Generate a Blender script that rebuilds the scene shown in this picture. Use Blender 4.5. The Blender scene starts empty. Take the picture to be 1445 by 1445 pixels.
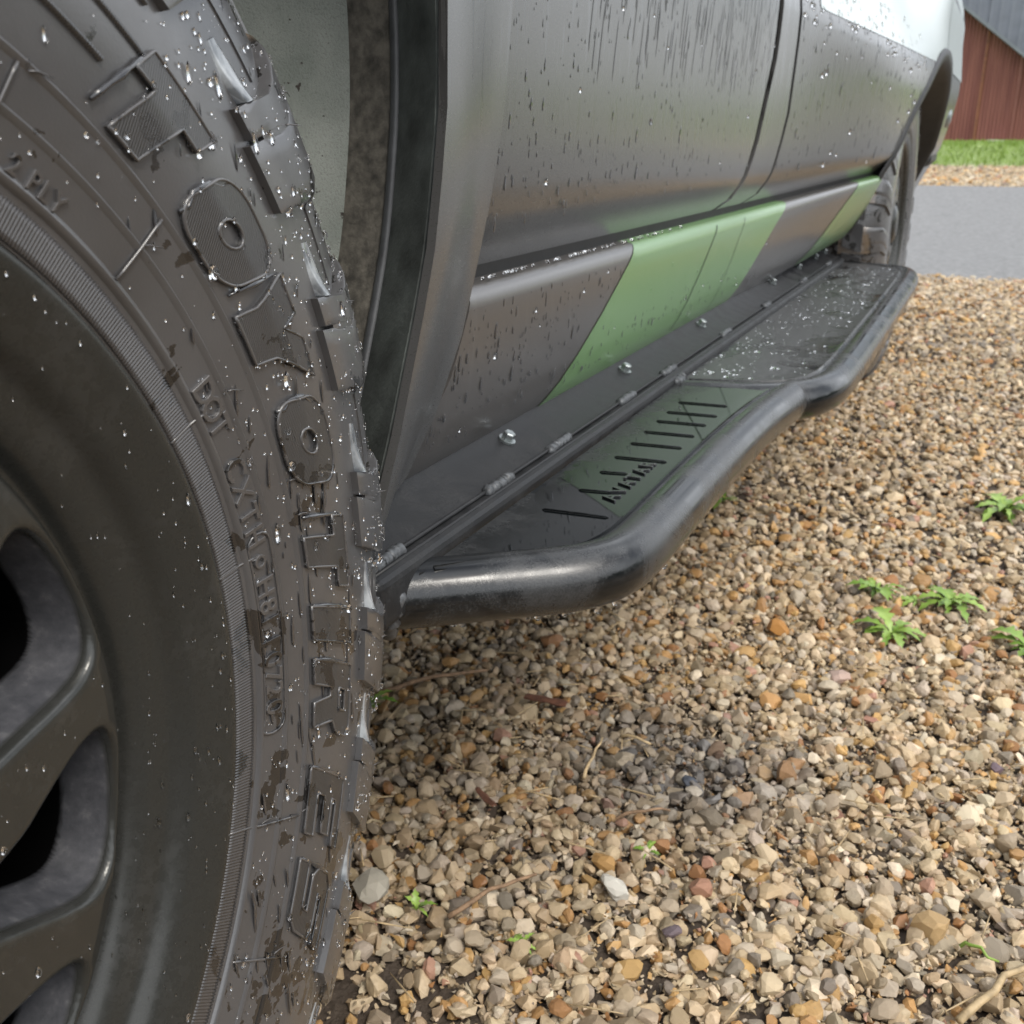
import bpy, bmesh, math, random
import numpy as np
from mathutils import Matrix, Vector, noise

random.seed(7)
rng = np.random.default_rng(7)
S = bpy.context.scene
COL = S.collection
PI = math.pi
R = math.radians

# ------------------------------------------------------------------ camera
cam_d = bpy.data.cameras.new('camera')
cam = bpy.data.objects.new('camera', cam_d)
COL.objects.link(cam)
cam_d.sensor_width = 36.0
cam_d.lens = 36.0
cam_d.clip_start = 0.02
cam_d.clip_end = 2000.0
cr = Vector((0.9082, 0.4185, 0.0)).normalized()
cf = Vector((-0.3934, 0.8537, -0.3416)).normalized()
cu = cr.cross(cf).normalized()
cam.matrix_world = Matrix(((cr.x, cu.x, -cf.x, 0.0), (cr.y, cu.y, -cf.y, 0.0), (cr.z, cu.z, -cf.z, 0.6), (0, 0, 0, 1)))
cam_d.dof.use_dof = True
cam_d.dof.focus_distance = 0.52
cam_d.dof.aperture_fstop = 21.0
S.camera = cam

# ------------------------------------------------------------------ world, sun, exposure
world = bpy.data.worlds.new('World')
S.world = world
world.use_nodes = True
wt = world.node_tree
wt.nodes.clear()
w_out = wt.nodes.new('ShaderNodeOutputWorld')
w_bg = wt.nodes.new('ShaderNodeBackground')
w_sky = wt.nodes.new('ShaderNodeTexSky')
w_sky.sky_type = 'NISHITA'
w_sky.sun_disc = False
SUN_EL, SUN_ROT = R(52), R(115)
w_sky.sun_elevation = SUN_EL
w_sky.sun_rotation = SUN_ROT
w_sky.altitude = 100
w_sky.air_density = 1.2
w_sky.dust_density = 3.0
w_hsv = wt.nodes.new('ShaderNodeHueSaturation')
w_hsv.inputs['Saturation'].default_value = 0.42
w_tc = wt.nodes.new('ShaderNodeTexCoord')
w_nz = wt.nodes.new('ShaderNodeTexNoise')
w_nz.inputs['Scale'].default_value = 2.2
w_nz.inputs['Detail'].default_value = 6
w_rp = wt.nodes.new('ShaderNodeValToRGB')
w_rp.color_ramp.elements[0].position = 0.42
w_rp.color_ramp.elements[1].position = 0.62
w_mx = wt.nodes.new('ShaderNodeMixRGB')
w_mx.inputs['Color2'].default_value = (12.0, 12.5, 13.2, 1)     # cloud layer
w_bg.inputs['Strength'].default_value = 0.12
L = wt.links.new
L(w_tc.outputs['Generated'], w_nz.inputs['Vector'])
L(w_nz.outputs['Fac'], w_rp.inputs['Fac'])
L(w_rp.outputs['Color'], w_mx.inputs['Fac'])
L(w_sky.outputs['Color'], w_hsv.inputs['Color'])
L(w_hsv.outputs['Color'], w_mx.inputs['Color1'])
L(w_mx.outputs['Color'], w_bg.inputs['Color'])
L(w_bg.outputs['Background'], w_out.inputs['Surface'])

sun_d = bpy.data.lights.new('sun', 'SUN')
sun_d.energy = 1.2
sun_d.angle = R(18)
sun_d.color = (1.0, 0.95, 0.87)
sun = bpy.data.objects.new('sun', sun_d)
COL.objects.link(sun)
sd = Vector((math.sin(SUN_ROT) * math.cos(SUN_EL), math.cos(SUN_ROT) * math.cos(SUN_EL), math.sin(SUN_EL)))
sun.rotation_euler = sd.to_track_quat('Z', 'Y').to_euler()

S.view_settings.view_transform = 'Standard'
S.view_settings.look = 'None'
S.view_settings.gamma = 1.0
S.view_settings.use_curve_mapping = False
S.view_settings.exposure = 0.62

# ------------------------------------------------------------------ helpers
WM = {}


def link(o, name_parent=None, M=None):
    """link an object; M is its world matrix"""
    M = M or Matrix.Identity(4)
    COL.objects.link(o)
    if name_parent is not None:
        o.parent = name_parent
        o.matrix_parent_inverse = WM[name_parent.name].inverted()
    o.matrix_basis = M
    WM[o.name] = M
    return o


def tag(o, label=None, cat=None, group=None, kind=None):
    if label: o['label'] = label
    if cat: o['category'] = cat
    if group: o['group'] = group
    if kind: o['kind'] = kind
    return o


def empty(name, loc):
    return link(bpy.data.objects.new(name, None), None, Matrix.Translation(loc))


def mesh_data(name, verts, faces, mat=None, smooth=True):
    me = bpy.data.meshes.new(name)
    me.from_pydata([tuple(v) for v in verts], [], [tuple(f) for f in faces])
    if mat: me.materials.append(mat)
    if smooth:
        me.polygons.foreach_set('use_smooth', [True] * len(me.polygons))
    me.update()
    return me


def mesh_obj(name, verts, faces, mat, parent=None, M=None, smooth=True):
    return link(bpy.data.objects.new(name, mesh_data(name, verts, faces, mat, smooth)), parent, M)


def copy_obj(o, parent, M):
    c = o.copy()
    COL.objects.link(c)
    c.parent = parent
    if parent is not None:
        c.matrix_parent_inverse = WM[parent.name].inverted()
    c.matrix_basis = M
    WM[c.name] = M
    return c


def np_mesh(name, V, F, mat, tint=None, smooth=True):
    """fast mesh from numpy triangles, with an optional per-vertex colour attribute"""
    me = bpy.data.meshes.new(name)
    nv, nf, k = len(V), len(F), F.shape[1]
    me.vertices.add(nv)
    me.vertices.foreach_set('co', V.astype(np.float32).ravel())
    me.loops.add(nf * k)
    me.loops.foreach_set('vertex_index', F.astype(np.int32).ravel())
    me.polygons.add(nf)
    me.polygons.foreach_set('loop_start', np.arange(0, nf * k, k, dtype=np.int32))
    me.polygons.foreach_set('loop_total', np.full(nf, k, dtype=np.int32))
    me.polygons.foreach_set('use_smooth', np.full(nf, smooth))
    if tint is not None:
        at = me.attributes.new('tint', 'FLOAT_COLOR', 'POINT')
        at.data.foreach_set('color', np.concatenate([tint, np.ones((nv, 1))], 1).astype(np.float32).ravel())
    me.materials.append(mat)
    me.update(calc_edges=True)
    return me


def grid_faces(nu, nv, close_u=False):
    f = []
    for i in range(nu if close_u else nu - 1):
        for j in range(nv - 1):
            a = i * nv + j
            b = ((i + 1) % nu) * nv + j
            f.append((a, b, b + 1, a + 1))
    return f


def box_vf(x0, x1, y0, y1, z0, z1):
    v = [(x0, y0, z0), (x1, y0, z0), (x1, y1, z0), (x0, y1, z0), (x0, y0, z1), (x1, y0, z1), (x1, y1, z1), (x0, y1, z1)]
    f = [(3, 2, 1, 0), (4, 5, 6, 7), (0, 1, 5, 4), (1, 2, 6, 5), (2, 3, 7, 6), (3, 0, 4, 7)]
    return v, f


def merge(parts):
    V, F = [], []
    for v, f in parts:
        n = len(V)
        V += [tuple(p) for p in v]
        F += [tuple(i + n for i in q) for q in f]
    return V, F


def smooth_path(pts, n=8, it=2):
    P = [Vector(p) for p in pts]
    for _ in range(it):
        Q = [P[0]]
        for a, b in zip(P[:-1], P[1:]):
            Q += [a.lerp(b, .25), a.lerp(b, .75)]
        Q.append(P[-1])
        P = Q
    return P


def sweep(P, rad, n=16, cap=True):
    """tube along points P; rad a number or a list"""
    P = [Vector(p) for p in P]
    m = len(P)
    T = [(P[min(i + 1, m - 1)] - P[max(i - 1, 0)]).normalized() for i in range(m)]
    up = Vector((0, 0, 1)) if abs(T[0].z) < .9 else Vector((1, 0, 0))
    N = T[0].cross(up).normalized()
    V = []
    for i in range(m):
        N = (N - T[i] * N.dot(T[i])).normalized()
        B = T[i].cross(N)
        r = rad[i] if isinstance(rad, (list, tuple)) else rad
        for k in range(n):
            a = 2 * PI * k / n
            V.append(P[i] + (N * math.cos(a) + B * math.sin(a)) * r)
    F = []
    for i in range(m - 1):
        for k in range(n):
            k2 = (k + 1) % n
            F.append((i * n + k, i * n + k2, (i + 1) * n + k2, (i + 1) * n + k))
    if cap:
        F.append(tuple(range(n - 1, -1, -1)))
        F.append(tuple((m - 1) * n + k for k in range(n)))
    return V, F


def ip(x, xs, ys):
    return float(np.interp(x, xs, ys))


def sstep(t):
    t = min(1.0, max(0.0, t))
    return t * t * (3 - 2 * t)


# ------------------------------------------------------------------ materials
class Mat:
    def __init__(s, name):
        s.m = bpy.data.materials.new(name)
        s.m.use_nodes = True
        s.t = s.m.node_tree
        s.b = s.t.nodes['Principled BSDF']

    def n(s, kind, **kw):
        nd = s.t.nodes.new(kind)
        for k, v in kw.items():
            if hasattr(nd, k): setattr(nd, k, v)
        return nd

    def l(s, a, b): s.t.links.new(a, b)

    def set(s, **kw):
        for k, v in kw.items():
            s.b.inputs[k.replace('_', ' ')].default_value = v
        return s

    def coord(s, out='Object', scale=None):
        tc = s.n('ShaderNodeTexCoord')
        if scale is None: return tc.outputs[out]
        mp = s.n('ShaderNodeMapping')
        mp.inputs['Scale'].default_value = scale
        s.l(tc.outputs[out], mp.inputs['Vector'])
        return mp.outputs['Vector']

    def noise(s, vec, scale, detail=4, rough=.55, dist=0):
        nz = s.n('ShaderNodeTexNoise')
        nz.inputs['Scale'].default_value = scale
        nz.inputs['Detail'].default_value = detail
        nz.inputs['Roughness'].default_value = rough
        nz.inputs['Distortion'].default_value = dist
        s.l(vec, nz.inputs['Vector'])
        return nz.outputs['Fac']

    def ramp(s, fac, stops):
        r = s.n('ShaderNodeValToRGB')
        e = r.color_ramp.elements
        while len(e) < len(stops): e.new(.5)
        for el, (p, c) in zip(e, stops):
            el.position = p
            el.color = (c, c, c, 1) if isinstance(c, (int, float)) else (*c, 1)
        s.l(fac, r.inputs['Fac'])
        return r.outputs['Color']

    def mix(s, fac, a, b, mode='MIX'):
        m = s.n('ShaderNodeMixRGB')
        m.blend_type = mode
        for v, i in ((fac, 0), (a, 1), (b, 2)):
            if isinstance(v, (int, float)):
                m.inputs[i].default_value = v if i == 0 else (v, v, v, 1)
            elif isinstance(v, tuple):
                m.inputs[i].default_value = (*v, 1)
            else:
                s.l(v, m.inputs[i])
        return m.outputs[0]

    def math(s, op, a, b=None):
        m = s.n('ShaderNodeMath', operation=op)
        for v, i in ((a, 0), (b, 1)):
            if v is None: continue
            if isinstance(v, (int, float)): m.inputs[i].default_value = v
            else: s.l(v, m.inputs[i])
        return m.outputs[0]

    def col(s, c):
        if isinstance(c, tuple): s.b.inputs['Base Color'].default_value = (*c, 1)
        else: s.l(c, s.b.inputs['Base Color'])

    def rough(s, c):
        if isinstance(c, (int, float)): s.b.inputs['Roughness'].default_value = c
        else: s.l(c, s.b.inputs['Roughness'])

    def bump(s, h, strength=.3, dist=.001, prev=None):
        b = s.n('ShaderNodeBump')
        b.inputs['Strength'].default_value = strength
        b.inputs['Distance'].default_value = dist
        s.l(h, b.inputs['Height'])
        if prev is not None: s.l(prev, b.inputs['Normal'])
        s.l(b.outputs['Normal'], s.b.inputs['Normal'])
        return b.outputs['Normal']


def rubber(name, dry=(.056, .0545, .055), wet_bias=.0, hatch=0, rough=.34, mud=0):
    m = Mat(name)
    v = m.coord()
    sep = m.n('ShaderNodeSeparateXYZ')
    m.l(v, sep.inputs[0])
    # run-off keeps the lower part of the tyre wetter
    low = m.math('MULTIPLY', sep.outputs['Z'], -.34)
    n1 = m.noise(v, 34, 4, .55, .5)
    n2 = m.noise(v, 150, 3)
    w = m.math('ADD', m.math('ADD', n1, low), m.math('MULTIPLY', m.math('SUBTRACT', n2, .5), .18))
    wet = m.ramp(w, [(.592 - wet_bias, 0), (.600 - wet_bias, 1)])
    dust = m.noise(v, 22, 5)
    dcol = m.mix(m.ramp(dust, [(.35, 0), (.7, 1)]), dry, tuple(c * 1.18 + .004 for c in dry))
    c_ = m.mix(wet, dcol, (.016, .0145, .0135))
    if mud:
        rr = m.math('SQRT', m.math('ADD', m.math('POWER', sep.outputs['Y'], 2.0), m.math('POWER', sep.outputs['Z'], 2.0)))
        mk = m.ramp(m.math('ADD', m.math('MULTIPLY', m.math('SUBTRACT', rr, .38), 22.0), m.math('MULTIPLY', n1, .8)), [(.62, 0), (.85, .75)])
        c_ = m.mix(mk, c_, (.17, .125, .085))
    m.col(c_)
    r0 = m.ramp(m.noise(v, 60, 4), [(.3, rough - .06), (.7, rough + .08)])
    m.rough(m.mix(wet, r0, .12))
    m.b.inputs['Specular IOR Level'].default_value = .75
    m.b.inputs['Coat Weight'].default_value = .55
    m.b.inputs['Coat Roughness'].default_value = .2
    h = m.noise(v, 900, 3)
    nb = m.bump(h, .12, .0006)
    if hatch:
        mp = m.n('ShaderNodeMapping')
        mp.inputs['Rotation'].default_value = (R(28), 0, 0)
        m.l(v, mp.inputs['Vector'])
        wv = m.n('ShaderNodeTexWave')
        wv.wave_type = 'BANDS'
        wv.bands_direction = 'Y'
        wv.inputs['Scale'].default_value = 270
        m.l(mp.outputs['Vector'], wv.inputs['Vector'])
        m.bump(wv.outputs['Fac'], .5, .0005, nb)
    return m.m


M_rub = rubber('tyre_rubber')
M_lug = rubber('lug_rubber', (.056, .054, .054), .015, 0, .32, 1)
M_letter = rubber('letter_rubber', (.024, .023, .0225), 0, 1, .45)
M_rim_letter = rubber('letter_edge_rubber', (.060, .0565, .055), .03, 0, .28)
M_bead = rubber('bead_rubber', (.040, .036, .034), 0, 0, .36)


def droplet_mat():
    m = Mat('rain_water')
    m.set(Roughness=.02, IOR=1.33)
    m.b.inputs['Transmission Weight'].default_value = 1.0
    m.b.inputs['Base Color'].default_value = (1, 1, 1, 1)
    return m.m


M_water = droplet_mat()


def film_mat():
    m = Mat('water_film')
    m.set(Roughness=.03, IOR=1.45)
    m.b.inputs['Base Color'].default_value = (.03, .03, .032, 1)
    m.b.inputs['Coat Weight'].default_value = 1.0
    m.b.inputs['Coat Roughness'].default_value = .03
    return m.m


M_film = film_mat()


def glint_mat():
    m = Mat('glint_water')
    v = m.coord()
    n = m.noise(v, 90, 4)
    m.col(m.mix(m.ramp(n, [(.35, 0), (.65, 1)]), (.10, .11, .12), (.36, .38, .39)))  # pale base colour painted in for the bright sky glint on wet ledges
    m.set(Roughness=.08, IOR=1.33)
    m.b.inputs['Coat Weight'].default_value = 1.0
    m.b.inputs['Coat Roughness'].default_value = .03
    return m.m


M_glint = glint_mat()


def rim_mat():
    m = Mat('wheel_paint')
    v = m.coord()
    n1 = m.noise(v, 30, 5)
    n2 = m.noise(v, 220, 4, .7)
    d = m.ramp(m.math('ADD', m.math('MULTIPLY', n1, .6), m.math('MULTIPLY', n2, .4)), [(.52, 0), (.72, 1)])
    m.col(m.mix(m.math('MULTIPLY', d, .35), (.036, .0362, .0325), (.095, .094, .09)))
    m.set(Metallic=.35)
    m.rough(m.ramp(n2, [(.3, .22), (.7, .34)]))
    m.bump(m.noise(v, 1400, 2), .08, .0004)
    return m.m


def rim_inner_mat():
    m = Mat('wheel_pocket_grime')
    v = m.coord()
    n = m.noise(v, 55, 6, .65, .3)
    m.col(m.ramp(n, [(.35, (.035, .036, .04)), (.55, (.085, .085, .09)), (.72, (.15, .148, .15))]))
    m.rough(.6)
    m.bump(m.noise(v, 600, 3), .15, .0006)
    return m.m


M_rim = rim_mat()


def spoke_mat():
    m = Mat('spoke_paint_grime_shade')
    v = m.coord()
    n1 = m.noise(v, 30, 5)
    n2 = m.noise(v, 220, 4, .7)
    d = m.ramp(m.math('ADD', m.math('MULTIPLY', n1, .6), m.math('MULTIPLY', n2, .4)), [(.52, 0), (.72, 1)])
    face = m.mix(m.math('MULTIPLY', d, .35), (.036, .0362, .0325), (.095, .094, .09))
    n = m.noise(v, 120, 7, .7, .2)
    grime = m.ramp(n, [(.3, (.025, .026, .03)), (.55, (.055, .055, .06)), (.75, (.11, .108, .11))])
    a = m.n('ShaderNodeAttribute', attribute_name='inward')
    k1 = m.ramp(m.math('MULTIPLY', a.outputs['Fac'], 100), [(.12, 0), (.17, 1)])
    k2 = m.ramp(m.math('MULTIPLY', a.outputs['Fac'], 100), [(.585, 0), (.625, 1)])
    c = m.mix(k2, m.mix(k1, face, grime), (.002, .002, .002))  # pocket throat painted near-black, standing in for its deep shade
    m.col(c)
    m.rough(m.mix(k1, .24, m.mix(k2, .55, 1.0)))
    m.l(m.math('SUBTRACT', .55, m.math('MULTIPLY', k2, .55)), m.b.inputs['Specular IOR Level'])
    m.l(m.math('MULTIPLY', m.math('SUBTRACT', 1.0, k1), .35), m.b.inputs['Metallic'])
    m.bump(m.noise(v, 1400, 2), .08, .0004)
    return m.m


M_spoke = spoke_mat()


def paint(name, base, rough=.36, wetstreak=True, dirt=.3):
    m = Mat(name)
    v = m.coord()
    fine = m.noise(v, 900, 2)
    blot = m.noise(v, 9, 5)
    # rain runs: noise drawn out along the fall line
    vs = m.coord('Object', (120, 120, 4.5))
    st = m.noise(vs, 1.0, 3, .6)
    sep = m.n('ShaderNodeSeparateXYZ')
    m.l(v, sep.inputs[0])
    hi = m.ramp(m.math('ADD', sep.outputs['Z'], m.math('MULTIPLY', m.math('SUBTRACT', blot, .5), .16)), [(.57, 0), (.69, 1)])
    wet = m.math('MULTIPLY', m.ramp(st, [(.55, 0), (.585, 1)]), hi) if wetstreak else None
    vd = m.coord('Object', (60, 60, 6))
    ds = m.ramp(m.noise(vd, 1.0, 5, .7), [(.55, 0), (.78, 1)])
    c = m.mix(m.math('MULTIPLY', ds, dirt * .5), base, tuple(min(1, .55 * b + .10) for b in base))
    if wet is not None:
        c = m.mix(m.math('MULTIPLY', wet, .8), c, tuple(b * .3 for b in base))
    m.col(c)
    r = m.ramp(fine, [(.3, rough - .04), (.7, rough + .05)])
    if wet is not None: r = m.mix(wet, r, .16)
    m.rough(r)
    m.b.inputs['Specular IOR Level'].default_value = .55
    m.b.inputs['Coat Weight'].default_value = .75
    m.b.inputs['Coat Roughness'].default_value = .22
    m.bump(fine, .05, .0004)
    return m.m


M_paint = paint('satin_grey_paint', (.056, .0545, .052), .30)
M_sill = paint('sill_grey_film', (.064, .059, .055), .36, False, .5)
M_green = paint('sill_green_film', (.13, .255, .09), .40, False, .35)


def simple(name, base, rough=.5, metallic=0, var=.3, vs=40, bump=.2, bs=300, spec=.5):
    m = Mat(name)
    v = m.coord()
    n = m.noise(v, vs, 5)
    m.col(m.mix(m.ramp(n, [(.3, 0), (.72, 1)]), tuple(b * (1 - var) for b in base), tuple(b * (1 + var) for b in base)))
    m.rough(rough)
    m.set(Metallic=metallic)
    m.b.inputs['Specular IOR Level'].default_value = spec
    m.bump(m.noise(v, bs, 4), bump, .001)
    return m.m


M_black = simple('black_plastic', (.022, .022, .022), .5)
M_gap = simple('shadow_gap_black', (.012, .012, .012), .7)
M_under = simple('underbody', (.018, .017, .016), .8)
M_beading = simple('liner_beading', (.05, .052, .054), .42, 0, .3, 60, .1)
M_flare = simple('arch_plastic', (.068, .076, .070), .62, 0, .65, 26, .5, 260)
M_roughstrip = simple('arch_felt_edge', (.095, .086, .070), .85, 0, .6, 110, 1.0, 160)
M_zinc = simple('zinc_bolt', (.36, .39, .39), .34, .85, .2, 200, .1)
M_glass = simple('tinted_glass', (.02, .022, .024), .05, 0, .1, 5, .0)


def liner_mat():
    m = Mat('wheel_liner_felt')
    v = m.coord()
    vs = m.coord('Object', (90, 30, 30))
    n = m.noise(v, 16, 5)
    g = m.noise(v, 700, 3, .7)
    c = m.mix(m.ramp(n, [(.3, 0), (.7, 1)]), (.13, .145, .128), (.23, .245, .22))
    c = m.mix(m.ramp(g, [(.30, .55), (.48, 0)]), c, (.09, .09, .078))
    sp = m.ramp(m.noise(v, 160, 2, .5), [(.70, 0), (.73, 1)])
    c = m.mix(sp, c, (.03, .025, .02))
    m.col(c)
    m.rough(.88)
    m.bump(g, .5, .0015)
    return m.m


M_liner = liner_mat()


def coat_black(name, base=(.022, .023, .024), blot=18, lo=.50, hi=.60, r_wet=.07, r_dry=.36, dust=.09, stretch=(1, 1, 1), fine=260, bump=.25, coat=0.0, spec=.6, sheet=None):
    """black powder coat: smooth where a water sheet lies on it, grey and rough where it is beaded or dusty"""
    m = Mat(name)
    v = m.coord('Object', stretch)
    v0 = m.coord()
    n = m.noise(v, blot, 6, .62, .5)
    f = m.noise(v0, fine, 4, .7)
    src = m.math('ADD', m.math('MULTIPLY', n, .85), m.math('MULTIPLY', f, .15))
    if sheet:      # the water has drained away from the inner edge
        sp = m.n('ShaderNodeSeparateXYZ')
        m.l(v0, sp.inputs[0])
        src = m.math('ADD', src, m.math('MULTIPLY', m.math('SUBTRACT', sheet, sp.outputs['X']), 6.0))
    k = m.ramp(src, [(lo, 0), (hi, 1)])
    m.col(m.mix(m.math('MULTIPLY', k, m.ramp(f, [(.35, .35), (.65, 1)])), base, tuple(b + dust for b in base)))
    m.rough(m.mix(k, r_wet, r_dry))
    m.b.inputs['Specular IOR Level'].default_value = spec
    m.b.inputs['Coat Weight'].default_value = coat
    m.b.inputs['Coat Roughness'].default_value = .16
    h = m.math('MULTIPLY', k, f)
    m.bump(h, bump, .0012)
    return m.m


M_tube = coat_black('tube_powder_coat', (.006, .0068, .0075), 16, .46, .6, .14, .36, .04, (1, 1, 1), 700, .12, .2, .5)
M_plate = coat_black('step_powder_coat', (.004, .005, .0055), 13, .55, .70, .03, .36, .03, (1, 1, 1), 240, .3, 0, .3, -.268)
M_plate_far = coat_black('step_beaded_coat', (.008, .0085, .009), 9, .40, .50, .05, .40, .06, (1, 1, 1), 190, .6)
M_rail = coat_black('rail_powder_coat', (.016, .0165, .0175), 30, .45, .65, .42, .6, .02, (1, 1, 1), 500, .3, 0, .25)
M_weld = simple('weld_metal', (.085, .09, .095), .42, .2, .5, 300, .3, 900)


def stone_mat(name, obj_color):
    m = Mat(name)
    v = m.coord()
    if obj_color:
        oi = m.n('ShaderNodeObjectInfo')
        tint = oi.outputs['Color']
    else:
        a = m.n('ShaderNodeAttribute', attribute_name='tint')
        tint = a.outputs['Color']
    f = m.noise(v, 260, 4, .65)
    g = m.noise(v, 70, 3)
    c = m.mix(m.ramp(f, [(.3, .35), (.62, 0)]), tint, m.mix(1.0, tint, (.45, .42, .38), 'MULTIPLY'))
    c = m.mix(m.ramp(g, [(.5, 0), (.75, .3)]), c, m.mix(1.0, tint, (1.35, 1.3, 1.2), 'MULTIPLY'))
    m.col(c)
    m.rough(m.ramp(g, [(.3, .42), (.7, .68)]))
    m.b.inputs['Specular IOR Level'].default_value = .4
    m.bump(f, .35, .0016)
    return m.m


M_stone = stone_mat('gravel_stone', False)
M_stone_one = stone_mat('loose_stone', True)


def ground_mat():
    m = Mat('gravel_bed')
    v = m.coord()
    vo = m.n('ShaderNodeTexVoronoi')
    vo.inputs['Scale'].default_value = 46
    m.l(v, vo.inputs['Vector'])
    wn = m.n('ShaderNodeTexWhiteNoise')
    m.l(vo.outputs['Position'], wn.inputs['Vector'])
    stone = m.ramp(wn.outputs['Value'], [(.0, (.16, .11, .07)), (.3, (.34, .26, .17)), (.6, (.42, .35, .26)), (.85, (.30, .17, .07)), (1, (.5, .45, .38))])
    edge = m.ramp(vo.outputs['Distance'], [(.25, 1), (.55, 0)])
    soil = m.mix(m.noise(v, 60, 5), (.035, .026, .019), (.085, .062, .043))
    sepn = m.n('ShaderNodeSeparateXYZ')
    m.l(v, sepn.inputs[0])
    far = m.ramp(m.math('MULTIPLY', sepn.outputs['Y'], .1), [(.30, 0), (.46, 1)])
    c = m.mix(m.math('MULTIPLY', edge, far), soil, stone)
    # verge turns to turf beyond the drive
    tn = m.math('ADD', m.math('MULTIPLY', sepn.outputs['Y'], .04), m.math('MULTIPLY', m.math('SUBTRACT', m.noise(v, 1.1, 5), .5), .12))
    turf = m.ramp(tn, [(.455, 0), (.52, 1)])
    g = m.mix(m.noise(v, 3.5, 5), (.10, .17, .025), (.20, .26, .06))
    pale = m.ramp(m.math('MULTIPLY', sepn.outputs['Y'], .04), [(.34, 0), (.36, 1)])
    leaf = m.mix(m.ramp(m.noise(v, 12, 4), [(.4, 0), (.6, 1)]), (.30, .25, .17), (.55, .48, .36))
    c = m.mix(pale, c, leaf)
    c = m.mix(turf, c, g)
    m.col(c)
    m.rough(.85)
    m.bump(m.math('ADD', vo.outputs['Distance'], m.noise(v, 200, 3)), .6, .006)
    return m.m


M_ground = ground_mat()
M_asph = simple('wet_asphalt', (.165, .163, .16), .6, 0, .3, 34, .9, 90)


def leaf_mat(name, a, b):
    m = Mat(name)
    v = m.coord()
    oi = m.n('ShaderNodeObjectInfo')
    m.col(m.mix(m.math('MULTIPLY', m.math('ADD', m.noise(v, 9, 3), oi.outputs['Random']), .5), a, b))
    m.rough(.42)
    m.b.inputs['Subsurface Weight'].default_value = .0
    return m.m


M_weed = leaf_mat('weed_leaf', (.09, .20, .02), (.34, .46, .10))
M_grass = leaf_mat('grass_blade', (.10, .20, .02), (.24, .32, .06))
M_hedge = leaf_mat('hedge_leaf', (.03, .065, .02), (.06, .10, .03))
M_twig = simple('twig_bark', (.24, .15, .085), .75, 0, .45, 120, .5, 500)
M_straw = simple('dry_straw', (.42, .31, .17), .6, 0, .4, 90, .3, 500)
M_barkchip = simple('bark_chip', (.11, .045, .025), .8, 0, .4, 140, .6, 400)


def barn_mat():
    m = Mat('red_oxide_sheet')
    v = m.coord()
    vs = m.coord('Object', (6, 6, .5))
    n = m.noise(vs, 1.0, 5)
    m.col(m.mix(m.ramp(n, [(.35, 0), (.7, 1)]), (.17, .055, .045), (.26, .10, .075)))
    m.rough(.55)
    m.bump(m.noise(v, 60, 3), .1, .002)
    return m.m


M_barn = barn_mat()
M_barn_rust = simple('rusted_trim', (.22, .085, .04), .6, 0, .4, 14, .3, 90)
M_greyroof = simple('grey_sheet_roof', (.16, .175, .20), .45, 0, .12, 3, .1, 40)

# ------------------------------------------------------------------ ground
TY = [-400, -60, -10, 5.2, 6.5, 9.5, 13, 18, 27, 40, 90, 400]
TZ = [0, 0, 0, 0, .03, .24, .35, .50, .555, .60, .7, .8]


def terr(y): return ip(y, TY, TZ)


def ground_sheet():
    xs = [-400, -120, -40, -15, -6, -3, -1.5, 0, 1.5, 3, 6, 15, 40, 120, 400]
    ys = sorted(set(TY + [-120, -30, -5, -2, 0, 1, 2, 3, 4, 5, 5.8, 7.5, 8.5, 11, 12, 15, 16.5, 22, 30, 60, 200]))
    V = [(x, y, terr(y)) for x in xs for y in ys]
    F = grid_faces(len(xs), len(ys))
    o = mesh_obj('ground', V, F, M_ground)
    tag(o, 'stony ground of soil and gravel running to a grass verge', kind='structure')
    return o


ground = ground_sheet()


def drive_sheet():
    xs = list(np.linspace(-30, 30, 61))
    ys = list(np.linspace(5.12, 9.55, 16))
    V, F = [], []
    for x in xs:
        for y in ys:
            e = 0
            if y == ys[0]: e = .05 * noise.noise(Vector((x * 1.7, 0, 3)))
            if y == ys[-1]: e = .12 * noise.noise(Vector((x * 1.1, 5, 3)))
            edge = .0 if (y in (ys[0], ys[-1])) else .022
            V.append((x, y + e, terr(y + e) + .004 + edge))
    F = grid_faces(len(xs), len(ys))
    o = mesh_obj('driveway', V, F, M_asph)
    tag(o, 'grey asphalt driveway crossing behind the gravel', kind='structure')


drive_sheet()

# ------------------------------------------------------------------ vehicle root
VEH = empty('off_road_vehicle', (-1.15, 1.45, 0.0))
tag(VEH, 'dark grey off-road vehicle with green sill stripes, wet all-terrain tyres and tubular side step', 'vehicle')

STEER = 0.104
WC = Vector((-0.243, 0.079, 0.398))
MW = Matrix.Translation(WC) @ Matrix.Rotation(STEER, 4, 'X').__class__.Rotation(STEER, 4, 'Z')

# sidewall profile: radius -> axial position (carcass)
PR = np.array([(.2195, -.001), (.2315, .001), (.2365, .0035), (.250, .0067), (.264, .0092), (.285, .012), (.31, .0105), (.33, .0065), (.345, .002),
               (.365, -.006), (.38, -.016), (.39, -.028), (.395, -.045), (.397, -.08), (.398, -.13)])
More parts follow.
